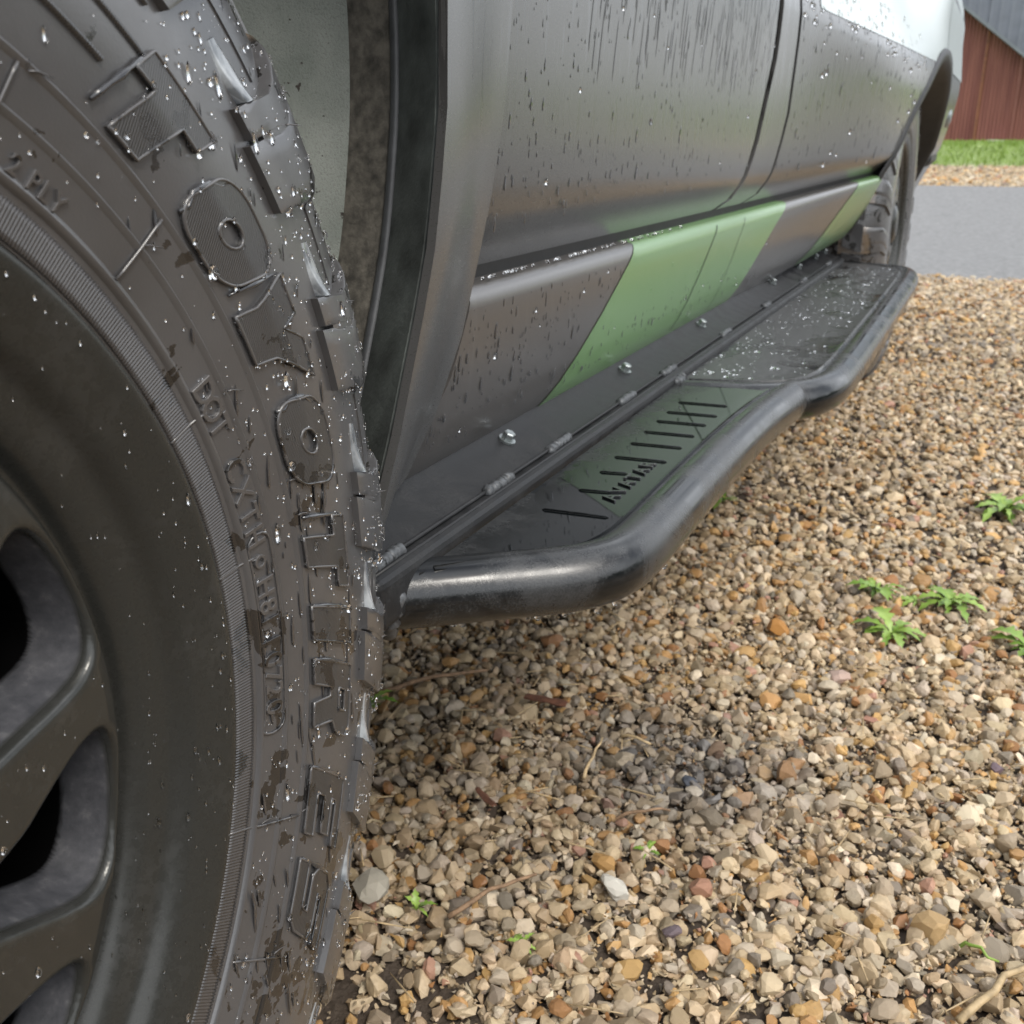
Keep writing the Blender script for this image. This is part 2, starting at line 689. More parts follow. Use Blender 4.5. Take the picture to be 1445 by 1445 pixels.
# arc-length parametrised carcass path, for lugs
_pts = PR[6:]
_d = np.concatenate([[0], np.cumsum(np.hypot(*np.diff(_pts, axis=0).T))])
_dd = np.linspace(0, _d[-1], 60)
LP = np.stack([np.interp(_dd, _d, _pts[:, 0]), np.interp(_dd, _d, _pts[:, 1])], 1)
for _ in range(6):
    LP[1:-1] = .25 * LP[:-2] + .5 * LP[1:-1] + .25 * LP[2:]
_t = np.gradient(LP, axis=0)
_t /= np.linalg.norm(_t, axis=1)[:, None]
LN_ = np.stack([-_t[:, 1], _t[:, 0]], 1)      # outward normal in (r, a)
LS = _dd


def pt(r, th, a):
    """wheel-local point; th in degrees from rearward towards up"""
    t = R(th)
    return (a, r * math.cos(t), r * math.sin(t))


def side_a(r): return float(np.interp(r, PR[:, 0], PR[:, 1]))


def lug_pt(s, th, h):
    r = np.interp(s, LS, LP[:, 0]); a = np.interp(s, LS, LP[:, 1])
    nr = np.interp(s, LS, LN_[:, 0]); na = np.interp(s, LS, LN_[:, 1])
    return pt(r + nr * h, th, a + na * h)


def s_of_r(r): return float(np.interp(r, LP[:, 0], LS))


def revolve(prof, t0, t1, n, close=False):
    V = []
    for i in range(n):
        th = t0 + (t1 - t0) * (i / n if close else i / (n - 1))
        for r, a in prof: V.append(pt(r, th, a))
    return V, grid_faces(n, len(prof), close)


def dense(prof, k=4):
    P = np.array(prof)
    d = np.concatenate([[0], np.cumsum(np.hypot(*np.diff(P, axis=0).T))])
    dd = np.linspace(0, d[-1], (len(P) - 1) * k + 1)
    Q = np.stack([np.interp(dd, d, P[:, 0]), np.interp(dd, d, P[:, 1])], 1)
    for _ in range(k): Q[1:-1] = .25 * Q[:-2] + .5 * Q[1:-1] + .25 * Q[2:]
    return [tuple(q) for q in Q]


# ------------------------------------------------------------------ lettering helpers (2D curves -> wheel surface)
def curve_mesh(polys, extrude=0, bevel=0, fill=True, res=1):
    cu_ = bpy.data.curves.new('tmp', 'CURVE')
    cu_.dimensions = '2D' if fill else '3D'
    cu_.fill_mode = 'BOTH' if fill else 'FULL'
    cu_.extrude = extrude
    cu_.bevel_depth = bevel
    cu_.bevel_resolution = res
    for p in polys:
        sp = cu_.splines.new('POLY')
        sp.points.add(len(p) - 1)
        for q, (x, y) in zip(sp.points, p): q.co = (x, y, 0, 1)
        sp.use_cyclic_u = True
    return conv(cu_)


def text_mesh(txt, size, extrude, bevel=0):
    cu_ = bpy.data.curves.new('tmp', 'FONT')
    cu_.body = txt
    cu_.size = size
    cu_.extrude = extrude
    cu_.bevel_depth = bevel
    cu_.resolution_u = 3
    cu_.align_x = 'CENTER'
    cu_.align_y = 'CENTER'
    return conv(cu_)


def conv(cu_):
    o = bpy.data.objects.new('tmp', cu_)
    COL.objects.link(o)
    dg = bpy.context.evaluated_depsgraph_get()
    me = bpy.data.meshes.new_from_object(o.evaluated_get(dg))
    bpy.data.objects.remove(o)
    bpy.data.curves.remove(cu_)
    V = [tuple(v.co) for v in me.vertices]
    F = [tuple(p.vertices) for p in me.polygons]
    bpy.data.meshes.remove(me)
    return V, F


def subdiv_poly(p, step):
    out = []
    for a, b in zip(p, p[1:] + p[:1]):
        n = max(1, int(math.hypot(b[0] - a[0], b[1] - a[1]) / step))
        for k in range(n): out.append((a[0] + (b[0] - a[0]) * k / n, a[1] + (b[1] - a[1]) * k / n))
    return out


def stadium(x0, x1, y0, y1, rx, ry, n=10):
    p = []
    for cx, cy, a0 in ((x1 - rx, y1 - ry, 0), (x0 + rx, y1 - ry, 90), (x0 + rx, y0 + ry, 180), (x1 - rx, y0 + ry, 270)):
        for k in range(n + 1):
            a = R(a0 + 90 * k / n)
            p.append((cx + rx * math.cos(a), cy + ry * math.sin(a)))
    return p


GLY = {
    'T': [[(0, 1), (0, .68), (.28, .68), (.28, 0), (.72, 0), (.72, .68), (1, .68), (1, 1)]],
    'O': [stadium(0, 1, -.02, 1.02, .38, .34), [(.5 + .15 * math.cos(-a * PI / 8), .5 + .17 * math.sin(-a * PI / 8)) for a in range(16)]],
    'Y': [[(0, 1), (.2, .35), (.2, 0), (.72, 0), (.72, .35), (1, 1), (.62, 1), (.48, .66), (.38, 1)]],
    'I': [[(0, 0), (1, 0), (1, 1), (0, 1)]],
    'R': [[(0, 0), (.36, 0), (.36, .38), (.5, .38), (.64, 0), (1, 0), (.84, .43), (1, .55), (1, .86), (.86, 1), (0, 1)],
          [(.36, .6), (.36, .8), (.66, .8), (.66, .6)]],
    'E': [[(0, 0), (1, 0), (1, .22), (.36, .22), (.36, .4), (.9, .4), (.9, .62), (.36, .62), (.36, .78), (1, .78), (1, 1), (0, 1)]],
    'S': [[(0, 0), (.85, 0), (1, .14), (1, .5), (.85, .62), (.34, .62), (.34, .76), (1, .76), (1, 1), (.15, 1), (0, .86), (0, .52), (.15, .39), (.66, .39), (.66, .25), (0, .25)]],
}
R_IN, R_OUT, SHEAR = .2675, .3005, 2.9


def wheel_letter(ch, t0, t1):
    """returns plateau and outline-rib meshes mapped on the sidewall between the base angles t0 > t1"""
    rm = .284
    w = R(t0 - t1) * rm
    h = R_OUT - R_IN
    polys = [subdiv_poly([(u * w, v * h) for u, v in p], .0025) for p in GLY[ch]]

    def mapv(V, lift):
        o = []
        for x, y, z in V:
            r = R_IN + y
            th = t0 - math.degrees(x / rm) - SHEAR * y / h
            o.append(pt(r, th, side_a(r) + z + lift))
        return o
    a = curve_mesh(polys, .0011, .0003)
    b = curve_mesh(polys, 0, .00075, False, 1)
    return (mapv(a[0], 0), a[1]), (mapv(b[0], .0013), b[1])


LETTERS = [('T', 52.4, 45.0), ('O', 42.5, 33.8), ('Y', 33.3, 23.7), ('O', 22.0, 13.4),
           ('T', 9.9, 2.7), ('I', .5, -3.1), ('R', -5.2, -12.4), ('E', -16.5, -23.2), ('S', -25.8, -32.5)]
letter_geo = [(ch, wheel_letter(ch, a, b)) for ch, a, b in LETTERS]
SMALL = [('D', 28.2, .2405), ('O', 26.2, .2405), ('T', 24.2, .2405), ('C', 19.2, .2405), ('X', 16.6, .2405), ('T', 13.9, .2405), ('H', 11.3, .2405),
         ('@', 8.4, .2408), ('H', 5.4, .2410), ('8', 3.2, .2412), ('I', 1.6, .2412), ('J', -.8, .2412), ('0', -2.9, .2412), ('7', -4.7, .2412), ('2', -6.3, .2412), ('0', -8.3, .2412),
         ('2', 54.9, .2385), ('P', 53.0, .2385), ('L', 51.8, .2385), ('Y', 50.5, .2385)]
small_geo = {}
for ch in sorted(set(c for c, _, _ in SMALL)):
    small_geo[ch] = text_mesh('O' if ch == '@' else ch, .0135 if ch != '@' else .008, .0006, .00025)
step_txt = [text_mesh(c, .021, .0012, .0004) for c in 'AVATAR']


def map_small(V, th0, r0, k=1.0):
    o = []
    for x, y, z in V:
        r = r0 + y * k
        th = th0 - math.degrees(x * k / r0)
        o.append(pt(r, th, side_a(r) + z + .0002))
    return o


# ------------------------------------------------------------------ tyre
def build_tyre():
    prof = dense([tuple(p) for p in PR] + [(.397, -.18), (.393, -.215), (.375, -.245), (.34, -.262), (.29, -.268), (.25, -.25), (.23, -.225)], 4)
    # recessed seam rings and the step at the bead
    out = []
    for r, a in prof:
        out.append((r, a))
    V, F = revolve(out, 0, 360, 220, True)
    ty = mesh_obj('tyre', V, F, M_rub, VEH, MW)

    def rib_ring(name, r, h, w, t0=0, t1=360, n=220, mat=M_rub):
        close = (t1 - t0) == 360
        p = [(r - w, side_a(r - w) - .0004), (r - w * .6, side_a(r - w * .6) + h * .8), (r, side_a(r) + h), (r + w * .2, side_a(r + w * .2) + h * .9), (r + w, side_a(r + w) - .0004)]
        v, f = revolve(p, t0, t1, n, close)
        return mesh_obj(name, v, f, mat, ty, MW)
    # band edges: raised centring ring, two moulded lines and a short sipe line
    rib_ring('rim_protector', .2345, .0016, .0022)
    v, f = [], []
    for r, h in ((.2500, .0007), (.2640, .0009)):
        p = [(r - .0022, side_a(r - .0022) - .0003), (r - .0004, side_a(r) + h), (r + .0002, side_a(r) + h), (r + .0003, side_a(r) - .0003)]
        a, b = revolve(p, 0, 360, 240, True)
        v, f = merge([(v, f), (a, b)]) if v else (a, b)
    mesh_obj('moulded_ring', v, f, M_rub, ty, MW)
    for r, t0, t1 in ((.2817, 52.8, 62), (.296, 49.6, 58), (.3115, 51, 60)):
        p = [(r - .0010, side_a(r) - .0010), (r - .0006, side_a(r) + .0010), (r + .0006, side_a(r) + .0010), (r + .0010, side_a(r) - .0010)]
        a, b = revolve(p, t0, t1, 40)
        mesh_obj('sipe_line', a, b, M_letter, ty, MW)
    # raised radial lines from the mould joints
    v, f = [], []
    for th, r0, r1 in ((57.9, .236, .262), (42.5, .236, .262), (26.4, .2198, .238), (9.2, .2198, .238), (-21.2, .2198, .262), (-35.4, .2355, .2675), (-50, .236, .262), (75, .236, .262)):
        P = [Vector(pt(r, th, side_a(r) + .0006)) for r in np.linspace(r0, r1, 8)]
        mesh_obj('mould_line', *sweep(P, .0006, 6), M_rim_letter, ty, MW)
    # fine radial ribbing by the rim
    n = 1080 * 4
    rr = [.2200, .2204, .2225, .2255, .2285, .2308, .2312]
    V = []
    for i in range(n):
        th = 360 * i / n
        k = .00042 if i % 4 in (0, 1) else 0
        for j, r in enumerate(rr):
            V.append(pt(r, th, side_a(r) + (-.0008 if j in (0, 6) else .0007 + k)))
    mesh_obj('bead_ribbing', V, grid_faces(n, len(rr), True), M_bead, ty, MW)
    # big raised letters, each a plateau with an outline rib
    for ch, (a, b) in letter_geo:
        lo = mesh_obj('letter', *a, M_letter, ty, MW)
        lo.data.set_sharp_from_angle(angle=R(30))
        lo2 = mesh_obj('letter_outline', *b, M_rim_letter, ty, MW)
    for ch, th, r0 in SMALL:
        v, f = small_geo[ch]
        mesh_obj('small_letter', map_small(v, th, r0, .62 if th > 50 else 1.0), f, M_rim_letter, ty, MW, smooth=False)
    # oval frame round the date code
    P = []
    for k in range(60):
        t = k / 60
        if t < .4: th, r = 10.2 - (20.2) * t / .4, .2485
        elif t < .5: a_ = (t - .4) / .1 * PI; th, r = -10 - 1.2 * math.sin(a_), .241 + .0075 * math.cos(a_)
        elif t < .9: th, r = -10 + 20.2 * (t - .5) / .4, .2335 + .003
        else: a_ = (t - .9) / .1 * PI; th, r = 10.2 + 1.2 * math.sin(a_), .2425 - .006 * math.cos(a_)
        P.append(Vector(pt(r, th, side_a(r) + .0002)))
    v, f = sweep(P + [P[0]], .0006, 6, False)
    mesh_obj('date_frame', v, f, M_rim_letter, ty, MW)
    return ty


tyre = build_tyre()

# lugs: shoulder blocks, each wrapping from sidewall to tread
LUG_T = [41.7, 25.7, 9.5, -3.6, -16.2, -29.5, -44, -59, -75, -91, -107, -123, -139, -155, -171, -187, -203, -219, -235, -251, -267, -284.8, -302.2]


def th_shear(s):
    r = np.interp(s, LS, LP[:, 0])
    return -95.0 * (min(r, .352) - .318)


def lug_h(s):
    return ip(s, [s_of_r(.316), s_of_r(.335), s_of_r(.36), s_of_r(.385), LS[-1]], [.0036, .0046, .0058, .0060, .0084])


def block(s0, s1, ta, tb, hf, ns=16, nt=5, sk=True):
    ss = [0, 0] + list(np.linspace(.03, .985, ns)) + [1]
    tt = [0, 0] + list(np.linspace(.05, .95, nt)) + [1, 1]
    sh = [-1, .82] + [1] * ns + [1]
    thh = [-1, .82] + [1] * nt + [.82, -1]
    V = []
    for u, a in zip(ss, sh):
        s = s0 + (s1 - s0) * u
        for t, b in zip(tt, thh):
            k = min(a, b)
            h = -.002 if k < 0 else hf(s) * (k if k < 1 else 1)
            V.append(lug_pt(s, ta + (tb - ta) * t + (th_shear(s) if sk else 0), h))
    return V, grid_faces(len(ss), len(tt))


def flip(vf): return vf[0], [tuple(reversed(q)) for q in vf[1]]


def build_lugs(ty):
    def lug_mesh(lng):
        A = block(s_of_r(.3205), LS[-1], 0, -lng * .30, lug_h)
        B = block(s_of_r(.3165), LS[-1], -lng * .335, -lng, lug_h)
        C = block(s_of_r(.3285), LS[-1], -lng * .28, -lng * .35, lambda s: lug_h(s) - .0002)
        D = block(s_of_r(.350), LS[-1], -lng - .35, -15.2, lambda s: lug_h(s) - .0046 - (.0018 if s > s_of_r(.384) else 0))
        return merge([flip(A), flip(B), flip(C)]), flip(D)
    big, small = lug_mesh(8.4), lug_mesh(7.2)
    m1 = mesh_data('tread_block', *big[0], M_lug)
    m2 = mesh_data('tread_block', *small[0], M_lug)
    mv = mesh_data('tread_filler', *big[1], M_rub)
    for q in (m1, m2, mv): q.set_sharp_from_angle(angle=R(38))
    for i, t in enumerate(LUG_T):
        gap = (t - LUG_T[(i + 1) % len(LUG_T)]) % 360
        Mr = MW @ Matrix.Rotation(R(t), 4, 'X')
        link(bpy.data.objects.new('tread_block', m1 if gap > 13.5 else m2), ty, Mr)
        link(bpy.data.objects.new('tread_filler', mv), ty, Mr)
    # centre tread: three rows of staggered blocks all the way round
    parts = []
    for row, a0 in enumerate((-.055, -.105, -.155, -.205)):
        for k in range(36):
            th = k * 10 + (5 if row % 2 else 0)
            v = []
            for r in (.392, .4075):
                for da in (-.021, .021):
                    for dt in (-4.1, 4.1): v.append(pt(r, th + dt + da * 40, a0 + da))
            f = [(0, 1, 3, 2), (4, 6, 7, 5), (0, 4, 5, 1), (2, 3, 7, 6), (0, 2, 6, 4), (1, 5, 7, 3)]
            parts.append((v, f))
    mesh_obj('centre_tread', *merge(parts), M_rub, ty, MW, smooth=False)


build_lugs(tyre)

# vent whiskers
wh = []
for k in range(3):
    P = [Vector((0, 0, 0)), Vector((.0025, .0004 * k, .0002)), Vector((.0052, .0012 * k, -.0004 * k)), Vector((.0082, .0022 * k, -.001 * k))]
    wh.append(mesh_data('rubber_whisker', *sweep(P, [.00035, .0003, .00026, .00012], 5), M_rim_letter))


def whisker(th, s=None, r=None, h=0, k=0, sc=1.0, lean=None):
    if s is not None:
        p = Vector(lug_pt(s, th, h)); q = Vector(lug_pt(s, th, h + .01))
    else:
        p = Vector(pt(r, th, side_a(r) + h)); q = Vector(pt(r, th, side_a(r) + h + .01))
    d = (q - p).normalized()
    if lean is not None: d = (d * .35 + Vector(lean)).normalized()
    Mx = Matrix.Translation(p) @ d.to_track_quat('X', 'Z').to_matrix().to_4x4() @ Matrix.Scale(sc, 4)
    link(bpy.data.objects.new('rubber_whisker', wh[k]), tyre, MW @ Mx)


sr = np.random.default_rng(3)
for i, t in enumerate(LUG_T):
    if not (-60 < t < 75): continue
    for r, dt, h in ((.352, -1.5, .0058), (.378, -3.0, .0066), (.394, -2.2, .007), (.398, -5.2, .0075), (.3965, -7.5, .007), (.390, -9.5, .0035), (.3975, -11.5, .0075), (.397, -13.6, .0075)):
        if sr.random() < .85:
            s = s_of_r(r) if r < .3975 else LS[-1] * (.72 + .12 * sr.random())
            whisker(t + dt + th_shear(s) + sr.normal() * .4, s=s, h=h - .0005, k=int(sr.integers(3)), sc=.7 + .5 * sr.random(), lean=None if r > .385 else (0.0, .9, -.1))
for th, r in ((57, .262), (42.5, .2505), (38.5, .274), (34.5, .2715), (26.0, .237), (17.8, .268), (14.2, .2665), (9.0, .237), (-2.2, .270), (10.4, .2675), (31, .2665), (-21, .238), (-21, .2645), (48, .2705), (-31, .277), (-35, .262), (37.3, .2655), (4.2, .290), (26.5, .2505)):
    whisker(th, r=r, h=.0006, k=1, sc=1.0, lean=(.1, 1.0, -.05))


# ------------------------------------------------------------------ rain drops
def dome(nu=8, nv=3):
    V = [(0, 0, 1)]
    for j in range(1, nv + 1):
        a = j / nv * PI / 2
        for i in range(nu):
            b = 2 * PI * i / nu
            V.append((math.sin(a) * math.cos(b), math.sin(a) * math.sin(b), math.cos(a)))
    F = [(0, 1 + i, 1 + (i + 1) % nu) for i in range(nu)]
    for j in range(nv - 1):
        for i in range(nu):
            a = 1 + j * nu + i; b = 1 + j * nu + (i + 1) % nu
            F += [(a, a + nu, b + nu), (a, b + nu, b)]
    # underside
    V.append((0, 0, -.05)); c = len(V) - 1
    for i in range(nu):
        F.append((1 + (nv - 1) * nu + i, c, 1 + (nv - 1) * nu + (i + 1) % nu))
    return np.array(V), np.array(F)


DV, DF = dome()


def drops(name, items, parent, M, mat=None):
    """items: (position, normal, down vector, half width, half length, height)"""
    VV, FF = [], []
    for k, (p, nrm, down, w, l, h) in enumerate(items):
        n_ = Vector(nrm).normalized()
        y = Vector(down); y = (y - n_ * y.dot(n_)).normalized()
        x = y.cross(n_)
        B = np.array([x * w, y * l, n_ * h])
        V = DV.copy()
        # tear shape: narrower at the top of the run
        V[:, 0] *= 1 + .35 * np.clip(V[:, 1], -1, 1)
        VV.append(V @ B + np.array(p))
        FF.append(DF + k * len(DV))
    me = np_mesh(name, np.concatenate(VV), np.concatenate(FF), mat or M_water)
    o = link(bpy.data.objects.new(name, me), parent, M)
    o['kind'] = 'stuff'
    return o


def in_lug(r, th):
    if r < .3165: return 0
    s = s_of_r(r)
    for i, t in enumerate(LUG_T):
        gap = (t - LUG_T[(i + 1) % len(LUG_T)]) % 360
        lng = 8.4 if gap > 13.5 else 7.2
        d = (t + th_shear(s)) - th
        d = (d + 180) % 360 - 180
        if 0 <= d <= lng: return lug_h(s)
    return 0.0 if r < .352 else max(0, lug_h(s) - .0042)


items = []
for k in range(2100):
    th = sr.uniform(-46, 60)
    r = sr.choice([sr.uniform(.237, .265), sr.uniform(.268, .318), sr.uniform(.318, .392)], p=[.18, .27, .55])
    if th > 30 and r < .30 and sr.random() < .75: continue
    if r < .318:
        p = Vector(pt(r, th, side_a(r) + .0002)); p2 = Vector(pt(r + .001, th, side_a(r + .001)))
        nn = (p2 - p).normalized().cross(Vector(pt(1, th + 90, 0)).normalized()) * -1
        n_ = Vector((1, 0, 0)) if True else nn
        lift = 0
        for ch, a, b in LETTERS:
            if .268 < r < .300:
                d = a - SHEAR * (r - R_IN) / .033 - th
                if 0 < d < a - b: lift = .0012
        p.x += lift
    else:
        s = s_of_r(r); h = in_lug(r, th)
        p = Vector(lug_pt(s, th, h + .0001)); n_ = (Vector(lug_pt(s, th, h + .01)) - p)
    sz = min(.0021, .00042 * math.exp(sr.normal() * .55))
    ln = sz * sr.choice([1.1, 1.8, 2.8], p=[.55, .3, .15])
    items.append((p, n_, (0, .05, -1), sz, ln, sz * .75))
for ch, (ga, gb) in letter_geo:
    V_ = gb[0]
    # beads gather on the lower edges of the raised letters
    for q in range(26):
        i = sr.integers(len(V_))
        p = Vector(V_[i])
        w = .0007 * math.exp(sr.normal() * .45)
        items.append((p, (1, 0, 0), (0, .1, -1), w, w * sr.uniform(1, 1.7), w * .9))
for k in range(90):
    t = LUG_T[sr.integers(6)]
    u = sr.random()
    r = .318 + .07 * u
    p = Vector(lug_pt(s_of_r(r), t - sr.choice([8.5, 8.3, 0.0]) + th_shear(s_of_r(r)), .0035))
    w = .0009 * math.exp(sr.normal() * .4)
    items.append((p, (1, 0, -.4), (0, .1, -1), w, w * 1.5, w * .9))
drops('water_droplets', items, tyre, MW)
runs = []
for k in range(110):
    th = sr.uniform(-46, 45); r = sr.uniform(.237, .312)
    if th > 30 and sr.random() < .5: continue
    p = Vector(pt(r, th, side_a(r) + .0001))
    w = sr.uniform(.0004, .0013)
    runs.append((p, (1, 0, 0), (0, .06 * sr.normal(), -1), w, w * sr.uniform(3, 10), .00022))
drops('rain_streaks', runs, tyre, MW, M_film)

# water on letters; on block ledges, water coloured pale as a painted sky glint
film, glints = [], []
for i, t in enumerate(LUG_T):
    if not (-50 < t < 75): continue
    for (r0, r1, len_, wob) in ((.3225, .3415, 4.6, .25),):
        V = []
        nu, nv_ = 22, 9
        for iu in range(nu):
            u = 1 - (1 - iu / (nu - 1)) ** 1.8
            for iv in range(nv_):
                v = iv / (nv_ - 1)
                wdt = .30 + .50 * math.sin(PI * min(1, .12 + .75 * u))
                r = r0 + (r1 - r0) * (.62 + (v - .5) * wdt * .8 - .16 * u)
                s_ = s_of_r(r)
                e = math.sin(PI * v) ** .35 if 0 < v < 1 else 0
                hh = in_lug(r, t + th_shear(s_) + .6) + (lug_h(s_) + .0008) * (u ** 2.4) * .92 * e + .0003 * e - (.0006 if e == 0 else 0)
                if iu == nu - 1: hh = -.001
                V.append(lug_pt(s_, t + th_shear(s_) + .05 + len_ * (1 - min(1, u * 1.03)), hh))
        glints.append((V, grid_faces(nu, nv_)))
for ch, a, b in LETTERS:
    # bead caught on the upper edge of each raised letter
    P, rad = [], []
    for u in np.linspace(0, 1, 7):
        r = .2695 + .027 * u
        P.append(Vector(pt(r, a - SHEAR * (r - R_IN) / .033 + .12 + (1.0 if ch == 'O' and not .2 < u < .8 else 0) * -.8, side_a(r) + .0008)))
        rad.append(.0011 * (.5 + sr.random()) * math.sin(PI * (.12 + .76 * u)) ** .5)
    film.append(sweep(P, rad, 8))
fo = mesh_obj('water_film', *merge(film), M_film, tyre, MW)
fo['kind'] = 'stuff'
fo = mesh_obj('glint_water', *merge(glints), M_glint, tyre, MW)
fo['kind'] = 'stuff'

# ------------------------------------------------------------------ wheel (rim)
N_SP = 11
PITCH = 360 / N_SP
POCK = [(.078, -24.2), (.072, -19), (.085, -14.5), (.1139, -9.3), (.1273, -5.1), (.144, -1.6), (.1556, -.7), (.1625, -1.6), (.167, -4.8), (.1690, -9.7), (.1700, -15.7), (.1685, -20.2), (.1640, -23.6), (.1560, -25.4), (.144, -25.9), (.12, -25.7), (.095, -25.5)]


def pock_poly():
    P = [(r * math.cos(R(t)), r * math.sin(R(t))) for r, t in POCK]
    for _ in range(2):
        Q = []
        for a, b in zip(P, P[1:] + P[:1]):
            Q += [(a[0] * .75 + b[0] * .25, a[1] * .75 + b[1] * .25), (a[0] * .25 + b[0] * .75, a[1] * .25 + b[1] * .75)]
        P = Q
    return np.array(P)


PP = pock_poly()


def sdf(X):
    """signed distance to the pocket outline, negative inside"""
    a = PP; b = np.roll(PP, -1, axis=0)
    e = b - a
    w = X[:, None, :] - a[None]
    t = np.clip((w * e).sum(2) / (e * e).sum(1)[None], 0, 1)
    d = np.sqrt(((w - e[None] * t[..., None]) ** 2).sum(2)).min(1)
    c1 = (a[None, :, 1] <= X[:, None, 1]); c2 = (b[None, :, 1] > X[:, None, 1])
    cr_ = e[None, :, 0] * w[..., 1] - e[None, :, 1] * w[..., 0]
    wn = ((c1 & c2 & (cr_ > 0)).sum(1) - ((~c1) & (~c2) & (cr_ < 0)).sum(1))
    return np.where(wn != 0, -d, d)


def face_a(r):
    return np.interp(r, [.05, .08, .11, .15, .163, .1685, .1708, .1728], [-.006, -.008, -.012, -.0155, -.0165, -.0178, -.0200, -.0262])


def build_wheel():
    # barrel lip, from flange inward to the channel round the spokes
    lip = dense([(.2150, -.012), (.2185, -.003), (.2192, .0008), (.2180, .0024), (.214, .0020), (.205, -.0015), (.1975, -.0055), (.1945, -.0090), (.1925, -.0125), (.189, -.0138), (.184, -.0158), (.1800, -.0186), (.1775, -.0225), (.1760, -.0262), (.1742, -.0272), (.1722, -.0255)], 3)
    V, F = revolve(lip, 0, 360, 240, True)
    F = [tuple(reversed(q)) for q in F]
    wh_ = mesh_obj('wheel', V, F, M_rim, VEH, MW)
    # one spoke sector, shared by all
    nr, nt = 150, 150
    rs = np.linspace(.055, .1728, nr)
    ts = np.linspace(-29.5, -29.5 + PITCH, nt)
    RR, TT = np.meshgrid(rs, ts, indexing='ij')
    X = np.stack([RR.ravel() * np.cos(np.radians(TT.ravel())), RR.ravel() * np.sin(np.radians(TT.ravel()))], 1)
    d = sdf(X)
    base = face_a(RR.ravel())
    # rounded edge, raked wall, then a deep throat
    dep = np.interp(-d, [-.0035, -.0015, 0, .0010, .0022, .0060, .0068, .0090], [0, .0003, .0012, .0035, .009, .0235, .030, .085])
    a = base - dep
    V = [(a[i], X[i, 0], X[i, 1]) for i in range(len(a))]
    F = [tuple(reversed(q)) for q in grid_faces(nr, nt)]
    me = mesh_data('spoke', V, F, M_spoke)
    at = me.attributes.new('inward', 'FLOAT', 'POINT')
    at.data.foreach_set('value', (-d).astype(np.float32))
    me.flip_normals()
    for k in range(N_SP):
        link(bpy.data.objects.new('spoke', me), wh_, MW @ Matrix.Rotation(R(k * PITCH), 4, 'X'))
    v, f = revolve([(.0005, .002), (.03, .001), (.04, -.003), (.05, -.010), (.056, -.024)], 0, 360, 48, True)
    mesh_obj('hub_cap', v, [tuple(reversed(q)) for q in f], M_rim, wh_, MW)
    v, f = revolve([(.172, -.040), (.185, -.06), (.20, -.22), (.02, -.22)], 0, 360, 60, True)
    mesh_obj('rim_barrel', v, f, M_under, wh_, MW)
    # rain on the paint
    it = []
    for k in range(420):
        th = sr.uniform(-50, 55)
        r = sr.choice([sr.uniform(.196, .217), sr.uniform(.178, .196), sr.uniform(.10, .172)], p=[.5, .2, .3])
        if th > 5 and sr.random() < .6: continue
        if r > .176:
            L_ = np.array(lip); av = float(np.interp(r, [.176, .1800, .184, .189, .1925, .1975, .205, .214, .218], [-.026, -.0186, -.0158, -.0138, -.0125, -.0055, -.0015, .0020, .0024]))
        else:
            tt = (th + 29.5) % PITCH - 29.5
            if sdf(np.array([[r * math.cos(R(tt)), r * math.sin(R(tt))]]))[0] < .002: continue
            av = float(face_a(r))
        sz = min(.0016, .00038 * math.exp(sr.normal() * .5))
        it.append((pt(r, th, av + .0001), (1, 0, 0), (0, .1, -1), sz, sz * sr.uniform(1.2, 3), sz * .6))
    drops('water_droplets', it, wh_, MW)
    return wh_


wheel = build_wheel()
v, f = revolve([(.02, -.085), (.16, -.085), (.163, -.12)], 0, 360, 60, True)
mesh_obj('brake_disc', v, f, M_under, VEH, MW)


# copies of tyre and wheel for the other corners (moulded parts included)
def copy_corner(M):
    for src in (tyre, wheel):
        c = copy_obj(src, VEH, M)
        for ch in list(src.children):
            base = ch.name.split('.')[0]
            if base in ('water_droplets', 'rain_streaks', 'glint_water', 'water_film', 'rubber_whisker', 'small_letter', 'letter', 'letter_outline', 'date_frame', 'mould_line', 'sipe_line'): continue
            copy_obj(ch, c, M @ (MW.inverted() @ WM[ch.name]))


copy_corner(Matrix.Translation((-.242, 2.87, .398)))
copy_corner(Matrix.Translation((-2.08, 2.87, .398)) @ Matrix.Rotation(PI, 4, 'Z'))
copy_corner(Matrix.Translation((-2.05, .079, .398)) @ Matrix.Rotation(PI + STEER, 4, 'Z'))

# ------------------------------------------------------------------ body
XB_Z = [.36, .40, .45, .49, .51, .56, .65, .74, .78, .80, .85, .95, 1.05]
XB_X = [-.356, -.349, -.344, -.342, -.342, -.338, -.333, -.328, -.327, -.3285, -.338, -.357, -.385]


def xb(z): return ip(z, XB_Z, XB_X)


def hipA(y): return .124 * sstep((y - 1.5) / 1.05)


def hipB(z, y=0):
    a = ip(z, [.36, .45, .55, .74, .78, .80, .84, .90, .98, 1.05], [.5, .75, 1.0, 1.10, 1.10, 1.06, 1.0, .90, .76, .62])
    b = ip(z, [.36, .45, .55, .74, .78, .80, .90, .98, 1.05], [.55, .8, 1.05, 1.22, 1.24, 1.26, 1.33, 1.44, 1.42])
    return a + (b - a) * sstep((y - 2.35) / .55)


def body(y, z, dx=0.0):
    """body side point for nominal height z; lower edges rise with the hip"""
    x0 = xb(z)
    x = x0 + hipA(y) * hipB(z, y)
    zz = z - .036 * sstep((y - 1.5) / 1.05) * min(1, (z - .6) / .15) if z > .6 else .6 + (z - .6) * (x / x0)
    return (x + dx, y, zz)


